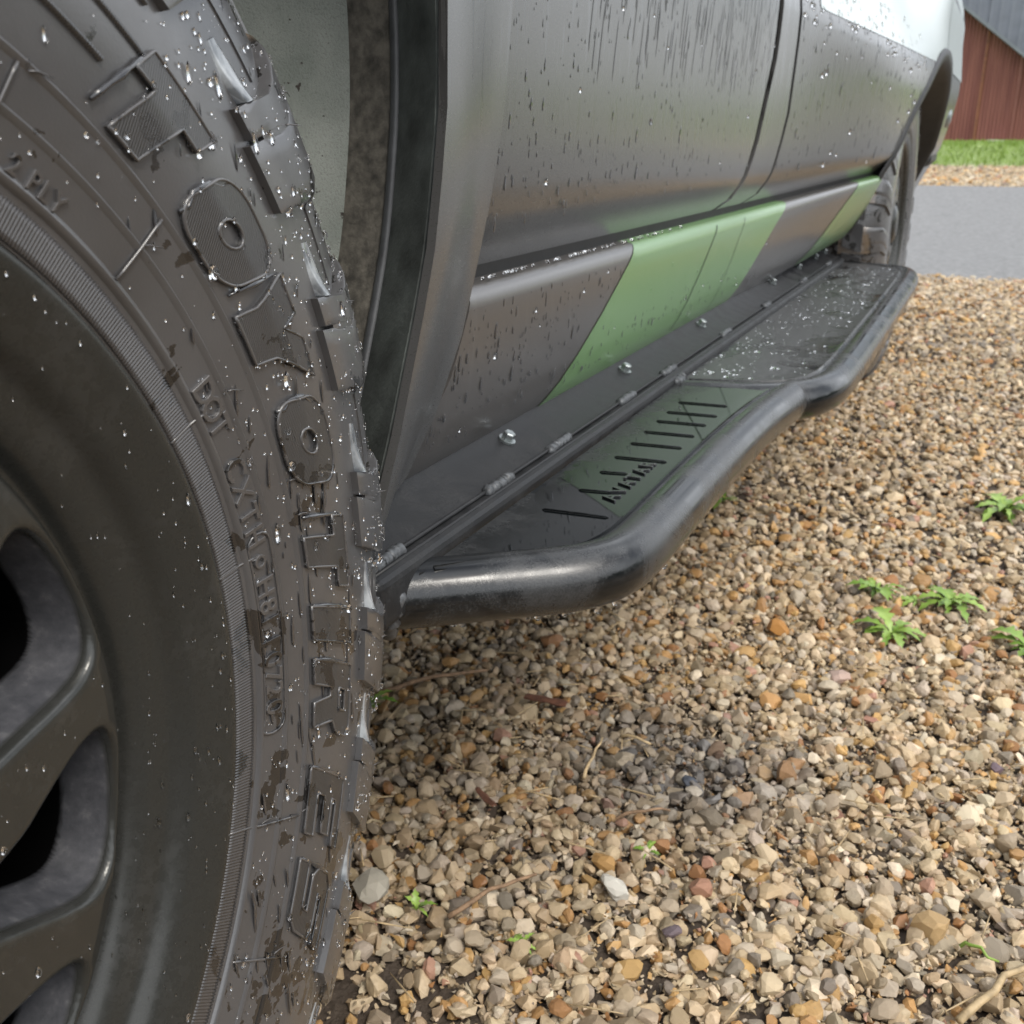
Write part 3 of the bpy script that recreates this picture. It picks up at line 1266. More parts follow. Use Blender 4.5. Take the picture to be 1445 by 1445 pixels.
def add_solid(o, t=.005):
    md = o.modifiers.new('thickness', 'SOLIDIFY')
    md.thickness = t
    md.offset = -1
    es = o.modifiers.new('crisp_edges', 'EDGE_SPLIT')
    es.split_angle = R(42)
    return o


S1 = ([.36, .389, .439, .508, .575, .622, .69, .8, 1.05], [.560, .585, .634, .670, .693, .705, .711, .714, .714])
S2 = ([.36, .377, .44, .50, .5201, .602, .707, .796, 1.05], [1.20, 1.232, 1.31, 1.39, 1.502, 1.562, 1.60, 1.605, 1.605])
S3 = ([.36, .377, .44, .50, .5201, .629, .783, 1.05], [1.385, 1.41, 1.48, 1.55, 1.655, 1.708, 1.705, 1.70])


def s1(z): return ip(z, *S1)
def s2(z): return ip(z, *S2)
def s3(z): return ip(z, *S3)


def side_panel(name, y0f, y1f, zs, mat, ny=14, dxs=None, parent=VEH, lift=0, t=.005):
    V = []
    for i in range(ny):
        u = i / (ny - 1)
        for k, z in enumerate(zs):
            ya, yb = y0f(z), y1f(z)
            p = body(ya + (yb - ya) * u, z, lift + (dxs[k] if dxs else 0))
            V.append(p)
    o = mesh_obj(name, V, grid_faces(ny, len(zs)), mat, parent)
    return add_solid(o, t) if t else o


G = .0022
door_z = [.506, .512, .520, .530, .540, .552, .57, .60, .64, .68, .71, .745, .777, .783, .79, .797, .803, .82, .84, .87, .90, .95, 1.0, 1.05]
door_dx = [-.022, -.018, -.014, -.009, -.004, -.001, 0, 0, 0, 0, 0, 0, 0, 0, 0, 0, 0, 0, 0, 0, 0, 0, 0, 0]
front_door = side_panel('front_door', lambda z: s1(z) + .0035, lambda z: s2(z) - .010, door_z, M_paint, 20, door_dx)
pillar = side_panel('door_edge_strip', lambda z: s2(z) + .014, lambda z: s3(z) - .006, door_z, M_paint, 5, door_dx)

# rear door up to the wheel arch
AZ = .415      # the opening is lower than it is long
RA_Z = [.37] + [.40 + AZ * math.sin(R(a)) for a in range(0, 91, 6)] + [.9, 1.05]
RA_Y = [2.372] + [2.87 - .50 * math.cos(R(a)) for a in range(0, 91, 6)] + [2.93, 3.0]


def ra(z): return ip(z, RA_Z, RA_Y)


rear_door = side_panel('rear_door', lambda z: s3(z) + .006, lambda z: ra(z), door_z, M_paint, 22, door_dx)
# quarter panel: over the arch and behind the wheel
V = []
ang = np.linspace(90, -8, 24)
for a in ang:
    yi, zi = 2.87 + .50 * math.cos(R(a)), .40 + AZ * math.sin(R(a))
    if a > 50: ye, ze = ip(a, [50, 90], [3.66, 3.0]), 1.05
    else: ye, ze = 3.66, ip(a, [-8, 50], [.36, 1.05])
    for u in np.linspace(0, 1, 8):
        y = yi + (ye - yi) * u; z = max(.37, zi + (ze - zi) * u)
        p = body(y, z)
        tail = -.0 * sstep((y - 3.1) / .6)
        V.append((p[0] + tail, y, p[2]))
quarter = add_solid(mesh_obj('rear_quarter_panel', V, grid_faces(len(ang), 8), M_paint, VEH))
pz = [.800, .804, .82, .84, .87, .90, .95, 1.0, 1.05]
M_pale = paint('pale_film', (.44, .50, .49), .30, False, .25)
side_panel('pale_band', lambda z: s3(z) + .10, lambda z: ra(z) - .002, pz, M_pale, 24, None, rear_door, .0009, 0)
side_panel('pale_band', lambda z: (2.87 + .5 * math.sqrt(max(0, 1 - ((z - .4) / AZ) ** 2))) + .01 if z < .815 else ra(z) + .004, lambda z: 3.655, pz, M_pale, 24, None, quarter, .0012, 0)
# arch lip of the rear wheel
V = []
lipz = [(.40 + AZ * math.sin(R(a)), 2.87 + .50 * math.cos(R(a))) for a in range(184, -6, -6)]
for z, y in lipz:
    p = body(y, z)
    tail = -.0 * sstep((y - 3.1) / .6)
    for dx, k in ((-.17, .05), (-.012, .006), (.003, -.001), (.005, -.022), (-.002, -.026)):
        c_ = Vector((0, 2.87 - y, .40 - p[2])).normalized() * k * 1.0
        V.append((p[0] + dx + tail, y + c_.y, p[2] + c_.z))
mesh_obj('rear_arch_lip', V, [tuple(reversed(q)) for q in grid_faces(len(lipz), 5)], M_black, VEH)
# bumper corner with a bolt-on lamp
v, f = merge([box_vf(-2.1, -.30, 3.52, 3.72, .50, .74), box_vf(-.30, -.215, 3.42, 3.70, .52, .72)])
bump_ = mesh_obj('rear_bumper', v, f, M_black, VEH, smooth=False)
bump_.modifiers.new('bevel', 'BEVEL').width = .02
v, f = sweep([(-.23, 3.50, .665), (-.20, 3.50, .665), (-.185, 3.50, .665), (-.178, 3.50, .665)], [.034, .036, .030, .012], 14)
mesh_obj('marker_lamp', v, f, M_zinc, VEH)

# front fender between arch edge and door seam, and round the arch to the bumper
AE = [(.376, .491), (.43, .522), (.459, .536), (.50, .556), (.537, .572), (.578, .583), (.619, .592), (.678, .595), (.75, .588), (.83, .560), (.90, .51), (.95, .44), (.985, .34), (1.0, .20), (1.0, 0), (.97, -.18), (.88, -.34), (.75, -.43), (.60, -.47), (.47, -.48)]
OUT = [(.362, .542), (.385, .583), (.42, .616), (.47, .65), (.51, .670), (.56, .688), (.62, .7045), (.69, .711), (.78, .714), (.88, .714), (.98, .714), (1.05, .714), (1.07, .5), (1.08, .3), (1.08, .1), (1.08, -.2), (1.06, -.5), (.95, -.70), (.75, -.78), (.5, -.8)]
V = []
for (za, ya), (zo, yo) in zip(AE, OUT):
    xe = -.32
    for u in np.linspace(0, 1, 8):
        y = ya + (yo - ya) * u; z = za + (zo - za) * u
        x = xe + (xb(z) - xe) * sstep(min(1, u * 1.0))
        if u == 0: x = xe
        V.append((x, y - .004, z))
fender = add_solid(mesh_obj('front_fender', V, grid_faces(len(AE), 8), M_paint, VEH), .006)

# inside of the front arch: trim strip, beading, rough edge and felt liner, each a band set back from the one before
AEs = smooth_path([(0, y, z) for z, y in AE[:]], it=2)


def arch_band(name, x0, x1, d0, d1, mat, nx=4, wob=0):
    V = []
    for i, p in enumerate(AEs):
        o_ = Vector((0, p.y - .079, p.z - .55)).normalized()
        for k in range(nx):
            u = k / (nx - 1)
            d = d0 + (d1 - d0) * u
            wv = wob * noise.noise(Vector((i * .9, k * 2.0, 0)))
            V.append((x0 + (x1 - x0) * u + wv, p.y + o_.y * d, p.z + o_.z * d))
    return add_solid(mesh_obj(name, V, [tuple(reversed(q)) for q in grid_faces(len(AEs), nx)], mat, VEH), .003)


arch_band('arch_trim', -.3215, -.3645, .001, .030, M_flare, 6)
V = []
P = []
for p in AEs:
    o_ = Vector((0, p.y - .079, p.z - .55)).normalized()
    P.append(Vector((-.3685, p.y + o_.y * .029, p.z + o_.z * .029)))
mesh_obj('arch_beading', *sweep(P, [.0040 * min(1, .1 + i / 8) for i in range(len(P))], 10), M_beading, VEH)
arch_band('arch_felt_edge', -.371, -.411, .031, .038, M_roughstrip, 8, .0012)
arch_band('wheel_liner', -.4085, -.53, .0355, -.055, M_liner, 12)
arch_band('inner_liner', -.53, -1.0, -.055, .02, M_liner, 8)
# inner wing closing the wheel well
v, f = box_vf(-1.02, -.99, -.5, .72, .25, 1.05)
mesh_obj('inner_wing', v, f, M_under, VEH, smooth=False)

# ------------------------------------------------------------------ sill panel with painted bands
sill_z = [.362, .370, .378, .390, .41, .44, .47, .484, .490, .4945, .498, .4998, .5005]
sill_dx = [-.010, -.006, -.002, .001, .003, .004, .004, .004, .003, .001, -.002, -.007, -.026]


def sl(z): return ip(z, [.36, .389, .439, .508], [.560, .585, .634, .672]) + .0015


sill = side_panel('sill_panel', sl, lambda z: ra(z) - .004, sill_z, M_sill, 60, sill_dx)


def lin(zb, yb, zt, yt): return lambda z: yb + (yt - yb) * (z - zb) / (zt - zb)


band1 = (lin(.365, .82, .4985, 1.045), lin(.365, 1.53, .4985, 1.775))
band2 = (lin(.375, 2.0, .4985, 2.19), lambda z: ra(z) - .006)
for b in (band1, band2):
    side_panel('green_band', b[0], b[1], sill_z, M_green, 30, sill_dx, sill, .0008, 0)
# door shut lines across the sill, as flat dark strips
for sfun, hw in ((s2, .0016), (s3, .0009)):
    V = []
    for z, dx_ in list(zip(sill_z, sill_dx))[2:-3]:
        for d in (-hw, hw):
            V.append(body(sfun(z) + d, z, dx_ + .0014))
    mesh_obj('shut_line', V, grid_faces(len(V) // 2, 2), M_gap, sill)

# dark backing behind all shut lines
V = []
for y in np.linspace(.665, 2.40, 30):
    for z in np.linspace(.38, 1.04, 20):
        p = body(max(y, s1(z) - .02) if y < .72 else y, z, -.020)
        V.append(p)
mesh_obj('gap_shade_backing', V, grid_faces(30, 20), M_gap, VEH)
V = []
for z in np.linspace(.512, 1.04, 30):
    for d in (-.0048, .0042):
        V.append(body(s1(z) + d, z, -.0014))
mesh_obj('seam_shade_strip', V, grid_faces(30, 2), M_gap, front_door)  # dark ribbon added in the gap, standing in for the seam's shade
# drip beads hanging along the sill's top edge
it = []
for k in range(60):
    y = sr.uniform(.69, 1.25)
    p = body(y, .4990, -.006)
    it.append(((p[0] + .003, p[1], p[2] + .0035), (.6, 0, .8), (0, 1, 0), sr.uniform(.0012, .0028), sr.uniform(.001, .002), .002))
drops('water_droplets', it, sill, None)


def panel_drops(n, yr, zr, parent, size=.0007, seed=1, big=0.0, minfn=None, lift=.0002):
    g = np.random.default_rng(seed)
    it, fl = [], []
    while len(it) + len(fl) < n:
        y = yr[0] + (yr[1] - yr[0]) * g.random() ** 1.4
        z = g.uniform(*zr)
        if minfn and not minfn(y, z): continue
        p = Vector(body(y, z, lift))
        q1 = Vector(body(y + .01, z, lift)); q2 = Vector(body(y, z + .01, lift))
        nn = (q1 - p).cross(q2 - p)
        b = g.random() < big
        w = min(size * 3.2, size * math.exp(g.normal() * .45) * (2.0 if b else 1))
        (it if b else fl).append((p, nn, (0, -.12, -1), w, w * (1.6 if b else g.uniform(1.5, 4.5)), w * (.8 if b else .14)))
    drops('water_droplets', it, parent, None)
    drops('rain_streaks', fl, parent, None, M_film)


panel_drops(700, (.70, 1.7), (.54, .84), front_door, .00075, 11, .05, lambda y, z: s1(z) + .004 < y < s2(z) - .008)
panel_drops(300, (1.6, 2.5), (.77, .86), rear_door, .0011, 17, .5, lambda y, z: s3(z) + .01 < y < ra(z) - .02)
panel_drops(260, (1.6, 2.5), (.54, .84), rear_door, .0012, 12, .1, lambda y, z: s3(z) + .01 < y < ra(z) - .02)
panel_drops(520, (.6, 1.7), (.39, .484), sill, .00065, 13, .05, lambda y, z: sl(z) + .004 < y, .0042)
# long runs of rain down the upper part of the door
g_ = np.random.default_rng(15)
it = []
for k in range(170):
    y = g_.uniform(.86, 1.62); z = g_.uniform(.665, .80)
    if not (s1(z) + .01 < y < s2(z) - .02): continue
    p = Vector(body(y, z, .0002)); q1 = Vector(body(y + .01, z, .0002)); q2 = Vector(body(y, z + .01, .0002))
    w = g_.uniform(.0006, .0013)
    it.append((p, (q1 - p).cross(q2 - p), (0, -.10, -1), w, g_.uniform(.008, .034), .00016))
drops('rain_streaks', it, front_door, None, M_film)
g_ = np.random.default_rng(14)
it = []
for k in range(230):
    i = g_.integers(0, 9); u = g_.uniform(.06, .97); w_ = g_.random()
    za = AE[i][0] * (1 - w_) + AE[i + 1][0] * w_; ya = AE[i][1] * (1 - w_) + AE[i + 1][1] * w_
    zo = OUT[i][0] * (1 - w_) + OUT[i + 1][0] * w_; yo = OUT[i][1] * (1 - w_) + OUT[i + 1][1] * w_
    y = ya + (yo - ya) * u - G; z = za + (zo - za) * u
    x = -.32 + (xb(z) + .32) * sstep(u)
    w = .0006 * math.exp(g_.normal() * .45)
    it.append(((x + .0003, y, z), (1, 0, 0), (0, -.12, -1), w, w * g_.uniform(1.5, 4.5), w * .15))
drops('rain_streaks', it, fender, None, M_film)
it = []
for k in range(80):
    z = g_.uniform(.50, .72)
    y = s1(z) - .004 + g_.normal() * .0012
    w = .0007 * math.exp(g_.normal() * .4)
    it.append(((xb(z) + .0004, y, z), (1, 0, 0), (0, -.05, -1), w, w * g_.uniform(1, 2), w * .7))
drops('water_droplets', it, fender, None)


# ------------------------------------------------------------------ rest of the vehicle (above and behind the frame)
def body_shell():
    v, f = box_vf(-1.95, -.40, .72, 3.55, .42, 1.045)
    mesh_obj('floor_pan', *box_vf(-1.92, -.405, .72, 2.36, .40, .50), M_under, VEH, smooth=False)
    mesh_obj('rear_floor', *box_vf(-1.8, -.50, 2.36, 3.5, .62, .70), M_under, VEH, smooth=False)
    mesh_obj('rear_inner_arch', *box_vf(-.56, -.53, 2.3, 3.45, .35, 1.04), M_under, VEH, smooth=False)
    mesh_obj('chassis_rail', *merge([box_vf(-.66, -.56, .70, 2.5, .36, .46), box_vf(-1.74, -1.64, -.5, 3.5, .36, .46)]), M_under, VEH, smooth=False)
    # cabin: tapered glasshouse
    prof = [(.36, 1.05), (.95, 1.74), (3.1, 1.78), (3.6, 1.06)]
    V = []
    for y, z in prof:
        inset = .0 if z < 1.2 else .16
        V += [(-.37 - inset, y, z), (-1.93 + inset, y, z)]
    V += [(-.37, .36, 1.045), (-1.93, .36, 1.045), (-.37, 3.6, 1.045), (-1.93, 3.6, 1.045)]
    F = [(0, 1, 3, 2), (2, 3, 5, 4), (4, 5, 7, 6), (0, 2, 4, 6), (7, 5, 3, 1)]
    cab = mesh_obj('cabin', V, F, M_paint, VEH, smooth=False)
    for y0, y1, y2, y3 in ((.70, 1.08, 1.62, 1.62), (1.68, 1.68, 2.5, 2.42)):
        Vq = []
        for (y, z) in ((y0, 1.10), (y3 if y3 == y2 else y2, 1.10), (y3, 1.66), (y1, 1.66)):
            xx = -.37 - .16 * (z - 1.05) / .70 + .004
            Vq.append((xx, y, z))
        mesh_obj('side_window', Vq, [(0, 1, 2, 3)], M_glass, cab, smooth=False)
    # bonnet
    V = []
    for y in np.linspace(-.85, .42, 8):
        for x in np.linspace(-1.93, -.37, 9):
            V.append((x, y, 1.07 + .05 * math.sin(PI * (x + 1.93) / 1.56) + .04 * (y + .85) / 1.27))
    add_solid(mesh_obj('bonnet', V, [tuple(reversed(q)) for q in grid_faces(8, 9)], M_paint, VEH), .02)
    mesh_obj('engine_bay', *box_vf(-1.60, -1.0, -.7, .70, .40, 1.04), M_under, VEH, smooth=False)
    mesh_obj('front_bumper', *box_vf(-2.0, -.32, -.95, -.82, .45, .85), M_black, VEH, smooth=False)
    # far side
    V, F = [], []
    for y in np.linspace(-.8, 3.6, 45):
        for z in (.40, .55, .8, 1.06):
            zz = z
            for wc in (.079, 2.87):
                d = abs(y - wc)
                if d < .5: zz = max(z, .40 + math.sqrt(.25 - d * d))
            V.append((-1.95, y, min(zz, 1.06)))
    add_solid(mesh_obj('far_body_side', V, [tuple(reversed(q)) for q in grid_faces(45, 4)], M_paint, VEH))
    mesh_obj('tailgate', *box_vf(-1.93, -.42, 3.56, 3.60, .62, 1.05), M_paint, VEH, smooth=False)


body_shell()

# ------------------------------------------------------------------ side step
A_PATH = [(-.372, .478, .325), (-.330, .506, .325), (-.268, .553, .325), (-.222, .588, .325), (-.203, .622, .325), (-.2025, .70, .325), (-.203, .82, .325), (-.200, 1.0, .325), (-.192, 1.10, .325), (-.186, 1.16, .325)]
B_PATH = [(-.325, 1.098, .325), (-.25, 1.112, .325), (-.185, 1.140, .325), (-.156, 1.20, .325), (-.152, 1.30, .325), (-.153, 1.6, .325), (-.155, 2.0, .325), (-.157, 2.27, .325), (-.165, 2.36, .325), (-.20, 2.40, .325), (-.34, 2.44, .325)]
TR = .0225
step = mesh_obj('side_step', *sweep(smooth_path(A_PATH, it=3), TR, 24), M_tube, VEH)
mesh_obj('rear_hoop', *sweep(smooth_path(B_PATH, it=3), TR, 24), M_tube, step)


def plate(name, inner, outer, z, mat, lip=True):
    n = 40
    P0 = smooth_path([(x, y, z) for x, y in inner], it=1)
    P1 = smooth_path([(x, y, z) for x, y in outer], it=2)

    def res(P):
        d = np.concatenate([[0], np.cumsum([(b - a).length for a, b in zip(P[:-1], P[1:])])])
        A = np.array([tuple(p) for p in P])
        t = np.linspace(0, d[-1], n)
        return np.stack([np.interp(t, d, A[:, k]) for k in range(3)], 1)
    a, b = res(P0), res(P1)
    V = []
    for i in range(n):
        for u in (0, .03, .25, .5, .75, .93, .955, .975, 1):
            p = a[i] + (b[i] - a[i]) * u
            dz = .0024 if u > .95 and u < 1 else (-.004 if u == 1 else 0)
            V.append((p[0], p[1], p[2] + dz))
    o = mesh_obj(name, V, [tuple(reversed(q)) for q in grid_faces(n, 9)], mat, step)
    return add_solid(o, .004)


plate('step_plate', [(-.300, .512), (-.300, .8), (-.303, 1.096)],
      [(-.295, .522), (-.262, .553), (-.236, .576), (-.2165, .605), (-.212, .66), (-.213, .75), (-.2125, .86), (-.208, 1.0), (-.200, 1.104)], .3445, M_plate)
plate('rear_step_plate', [(-.305, 1.112), (-.31, 1.7), (-.312, 2.42)],
      [(-.295, 1.118), (-.22, 1.135), (-.182, 1.158), (-.166, 1.21), (-.163, 1.32), (-.164, 1.7), (-.167, 2.24), (-.18, 2.36), (-.28, 2.43)], .3445, M_plate_far)
# raised grip ribs and the pressed lettering between them
RIBS = [(.652, -.276, -.226), (.705, -.268, -.243), (.755, -.269, -.246), (.800, -.272, -.227), (.846, -.273, -.227), (.888, -.274, -.227), (.930, -.275, -.227), (.968, -.276, -.226), (1.012, -.277, -.227)]
for y, xa, xc in RIBS:
    v, f = sweep([(xa, y, .3448), (xa + .002, y, .3454), (xc - .002, y + .004, .3454), (xc, y + .004, .3448)], [.0003, .0008, .0008, .0003], 8)
    mesh_obj('grip_rib', v, f, M_plate, step)
for k, (v, f) in enumerate(step_txt):
    y0 = .697 + k * .0182
    mesh_obj('pressed_letter', [(-.2385 - yy * .82, y0 + xx * 1.0, .3448 + zz * .8) for xx, yy, zz in v], f, M_tube, step, smooth=False)
# mounting angle bolted under the sill, with its rail and welds
ang_p = [(-.368, .384), (-.358, .3725), (-.346, .3655), (-.332, .3600), (-.324, .3575), (-.318, .356)]
V = []
ys = np.linspace(.470, 2.42, 30)
for y in ys:
    for x, z in ang_p: V.append((x, y, z))
add_solid(mesh_obj('mounting_angle', V, [tuple(reversed(q)) for q in grid_faces(len(ys), len(ang_p))], M_rail, step), .005)
for x, z, rr_ in ((-.3172, .3558, .0016), (-.3112, .3532, .0016)):
    mesh_obj('rail_edge', *sweep([(x, y, z) for y in ys], rr_, 8), M_rail, step)
v, f = box_vf(-.352, -.303, .470, 2.42, .318, .3535)
ro = mesh_obj('rail', v, f, M_rail, step, smooth=False)
bv = ro.modifiers.new('bevel', 'BEVEL'); bv.width = .006; bv.segments = 3


def weld(P, r):
    pts, rad = [], []
    n = 40
    A = [Vector(p) for p in P]
    for i in range(n):
        u = i / (n - 1) * (len(A) - 1)
        k = min(int(u), len(A) - 2)
        p = A[k].lerp(A[k + 1], u - k)
        pts.append(p + Vector((random.gauss(0, .0003), 0, random.gauss(0, .0003))))
        rad.append(r * (.78 + .30 * abs(math.sin(i * 1.9)) + random.gauss(0, .09)) * (1 if 0 < i < n - 1 else .4))
    return sweep(pts, rad, 10)


for y in (.475, .64, .76, .94, 1.085, 1.35, 1.62, 1.95, 2.25):
    mesh_obj('weld_bead', *weld([(-.3165, y, .3555), (-.3165, y + .045, .3555)], .0043), M_weld, step)
_ax = Vector((.062, .047, 0)).normalized(); _sd = Vector((-_ax.y, _ax.x, 0))
mesh_obj('weld_bead', *weld([Vector((-.322, .512, .325)) + (_sd * -math.cos(q) + Vector((0, 0, 1)) * math.sin(q)) * (TR + .0005) + _ax * .004 * math.sin(q * 2) for q in np.linspace(-2.4, 3.3, 16)], .0055), M_weld, step)
mesh_obj('weld_bead', *weld([(-.303, 1.092, .3455), (-.303, 1.118, .3455)], .006), M_weld, step)
# flange bolts
bolt_me = None
for y in (.740, 1.040, 1.355, 1.83, 2.08, 2.28, 2.40):
    c0 = Vector((-.346, y, .3660)); d_ = Vector((.42, 0, .9)).normalized()
    if bolt_me is None:
        P = [Vector((0, 0, 0)), Vector((.002, 0, 0)), Vector((.0022, 0, 0)), Vector((.0075, 0, 0)), Vector((.0085, 0, 0))]
        a = sweep(P[:2], .0074, 20)
        b = sweep(P[2:], [.0052, .0052, .0042], 6)
        bolt_me = mesh_data('flange_bolt', *merge([a, b]), M_zinc, False)
    link(bpy.data.objects.new('flange_bolt', bolt_me), step, Matrix.Translation(c0) @ d_.to_track_quat('X', 'Z').to_matrix().to_4x4())
# drips under the tube
it = []
for k in range(26):
    u = sr.uniform(.5, .70)
    x = ip(u, [.5, .553, .59, .62, .7], [-.335, -.268, -.222, -.203, -.2025])
    it.append(((x + sr.uniform(-.008, .012), u, .325 - TR + .001), (.2, -.2, -1), (1, 0, 0), sr.uniform(.0015, .0035), sr.uniform(.0015, .003), sr.uniform(.002, .004)))
drops('water_droplets', it, step, None)

it = []
for k in range(800):
    y = 1.15 + 1.2 * sr.random() ** 1.3; x = sr.uniform(-.30, -.18)
    if y < 1.6 and x > -.25 and sr.random() < .75: continue
    w = .0010 * math.exp(sr.normal() * .5)
    it.append(((x, y, .3446), (0, 0, 1), (sr.normal(), sr.normal(), 0), w, w * sr.uniform(1, 1.8), w * .6))
drops('water_droplets', it, step, None)

# ------------------------------------------------------------------ gravel
def stone_protos(n, sub, cuts):
    out = []
    for k in range(n):
        bm = bmesh.new()
        bmesh.ops.create_icosphere(bm, subdivisions=sub, radius=1)
        V = np.array([tuple(v.co) for v in bm.verts]); F = np.array([[v.index for v in f.verts] for f in bm.faces])
        bm.free()
        g = np.random.default_rng(100 + k + sub * 50)
        V *= np.array([1, g.uniform(.6, .88), g.uniform(.38, .6)])
        for c in range(cuts):
            n_ = g.normal(size=3); n_ /= np.linalg.norm(n_)
            n_[2] *= .7; n_ /= np.linalg.norm(n_)
            lim = np.abs(V @ n_).max() * g.uniform(.52, .8)
            dd = V @ n_
            V -= np.outer(np.clip(dd - lim, 0, None) * 1.0, n_)
        if sub == 1: V += g.normal(size=V.shape) * .03
        out.append((V, F))
    return out


PAL = np.array([(.40, .33, .24), (.46, .39, .30), (.34, .27, .19), (.30, .26, .21), (.52, .47, .40), (.36, .22, .10), (.42, .28, .13), (.28, .15, .07), (.20, .18, .16), (.38, .34, .30), (.33, .20, .16), (.24, .20, .15)])
PW = np.array([.18, .14, .15, .12, .07, .05, .06, .025, .06, .10, .015, .05])
PW = PW / PW.sum()


def tints(g, n, xy):
    c = PAL[g.choice(len(PAL), n, p=PW)] * np.array([1.17, 1.08, .92]) * g.uniform(.8, 1.18, (n, 1))
    c *= 1 + g.normal(size=(n, 3)) * .012
    # an old damp, oily patch on the stones
    d = np.hypot((xy[:, 0] + .21) / .115, (xy[:, 1] - .865) / .10)
    k = np.clip(1.45 - d, 0, 1)[:, None] * g.uniform(.3, 1, (n, 1))
    c = c * (1 - k) + (c.mean(1, keepdims=True) * np.array([.33, .325, .33])) * k
    d = np.hypot((xy[:, 0] + .40) / .17, (xy[:, 1] - .85) / .32)  # second, wider patch: stones darker under the side step
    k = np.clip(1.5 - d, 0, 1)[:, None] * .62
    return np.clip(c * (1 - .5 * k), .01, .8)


def rot_mats(g, n, tilt=.5):
    a = g.uniform(0, 2 * PI, n); b = g.normal(size=n) * tilt; c_ = g.normal(size=n) * tilt
    ca, sa, cb, sb, cc, sc = np.cos(a), np.sin(a), np.cos(b), np.sin(b), np.cos(c_), np.sin(c_)
    Z = np.zeros((n, 3, 3)); Y_ = np.zeros((n, 3, 3)); X_ = np.zeros((n, 3, 3))
    Z[:, 0, 0] = ca; Z[:, 0, 1] = -sa; Z[:, 1, 0] = sa; Z[:, 1, 1] = ca; Z[:, 2, 2] = 1
    Y_[:, 0, 0] = cb; Y_[:, 0, 2] = sb; Y_[:, 2, 0] = -sb; Y_[:, 2, 2] = cb; Y_[:, 1, 1] = 1
    X_[:, 0, 0] = 1; X_[:, 1, 1] = cc; X_[:, 1, 2] = -sc; X_[:, 2, 1] = sc; X_[:, 2, 2] = cc
    return Z @ Y_ @ X_


def soil_keep(g, xy):
    """thin the stones where bare soil shows"""
    d = np.hypot((xy[:, 0] + .33) / .085, (xy[:, 1] - .485) / .055)
    return g.random(len(xy)) > np.clip(1.2 - d, 0, .7)


HI, LO = stone_protos(12, 2, 10), stone_protos(6, 1, 4)


def chip_protos(n, npts):
    out = []
    for k in range(n):
        g = np.random.default_rng(900 + k + npts)
        P = g.normal(size=(npts, 3)); P /= np.linalg.norm(P, axis=1)[:, None]
        P *= np.array([1, g.uniform(.6, .85), g.uniform(.4, .62)])
        bm = bmesh.new()
        for p in P: bm.verts.new(p)
        r_ = bmesh.ops.convex_hull(bm, input=bm.verts)
        bmesh.ops.delete(bm, geom=[q for q in bm.verts if not q.link_faces], context='VERTS')
        bmesh.ops.triangulate(bm, faces=bm.faces[:])
        bmesh.ops.recalc_face_normals(bm, faces=bm.faces[:])
        bm.verts.index_update()
        out.append((np.array([tuple(q.co) for q in bm.verts]), np.array([[q.index for q in f.verts] for f in bm.faces])))
        bm.free()
    return out


CHIP, GRIT = chip_protos(10, 15), chip_protos(6, 8)
loose = []          # the largest near stones become objects of their own


def scatter(seed, area, n, mean, sig, zoff, protos, keep=0, tilt=.45):
    g = np.random.default_rng(seed)
    x0, x1, y0, y1 = area
    xy = np.stack([g.uniform(x0, x1, n), g.uniform(y0, y1, n)], 1)
    xy = xy[soil_keep(g, xy)]
    n = len(xy)
    sz = mean * np.exp(g.normal(size=n) * sig) / 2
    sz = np.clip(sz, mean * .2, mean * 1.25)
    RM = rot_mats(g, n, tilt)
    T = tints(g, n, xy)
    pk = g.integers(0, len(protos), n)
    z = np.array([terr(v) for v in xy[:, 1]]) + zoff + sz * .25 + g.uniform(0, .006, n)
    VV, FF, TT, base = [], [], [], 0
    take = np.zeros(n, bool)
    if keep:
        # those that show largest: size over distance, inside the view wedge
        vis = (xy[:, 0] > -.42 - .0 * xy[:, 1]) & (xy[:, 0] < .10) & (xy[:, 1] > .50) & (xy[:, 1] < 1.15)
        sc_ = np.where(vis, sz / np.hypot(np.hypot(xy[:, 0], xy[:, 1]), .6), 0)
        take[np.argsort(-sc_)[:keep]] = True
    for k, (PV, PF) in enumerate(protos):
        ii = np.where((pk == k) & ~take)[0]
        if len(ii) == 0: continue
        W = np.einsum('nij,vj->nvi', RM[ii], PV) * sz[ii, None, None]
        W[..., 0] += xy[ii, 0, None]; W[..., 1] += xy[ii, 1, None]; W[..., 2] += z[ii, None]
        m_ = len(PV)
        VV.append(W.reshape(-1, 3))
        FF.append((PF[None] + (np.arange(len(ii)) * m_)[:, None, None]).reshape(-1, 3) + base)
        TT.append(np.repeat(T[ii], m_, axis=0))
        base += len(ii) * m_
    for i in np.where(take)[0]:
        loose.append((pk[i], xy[i], z[i], sz[i], RM[i], T[i]))
    return np.concatenate(VV), np.concatenate(FF), np.concatenate(TT)


chunks = [
    scatter(1, (-.80, .40, .35, 1.55), 21000, .0122, .40, -.002, CHIP),                # bed of small chips
    scatter(2, (-.62, .32, .40, 1.55), 5600, .0182, .27, .003, HI, keep=288),
    scatter(9, (-.62, .25, .40, 1.5), 26000, .0058, .35, .002, GRIT),         # larger stones lying on top
    scatter(3, (-.95, .55, 1.55, 3.1), 24000, .0150, .36, -.001, LO),
    scatter(4, (-1.3, .9, 3.1, 5.22), 20000, .019, .38, .0, LO),
    scatter(5, (.35, 1.6, .1, 3.1), 9000, .023, .38, -.001, LO),
    scatter(6, (-1.8, -.75, .3, 3.1), 5000, .022, .38, -.001, LO),
    scatter(8, (-1.0, .5, -.5, .38), 5000, .021, .38, -.001, LO),
    scatter(7, (-2.2, 1.6, 9.45, 12.4), 8000, .035, .4, -.004, LO),
]
off = 0
VV, FF, TT = [], [], []
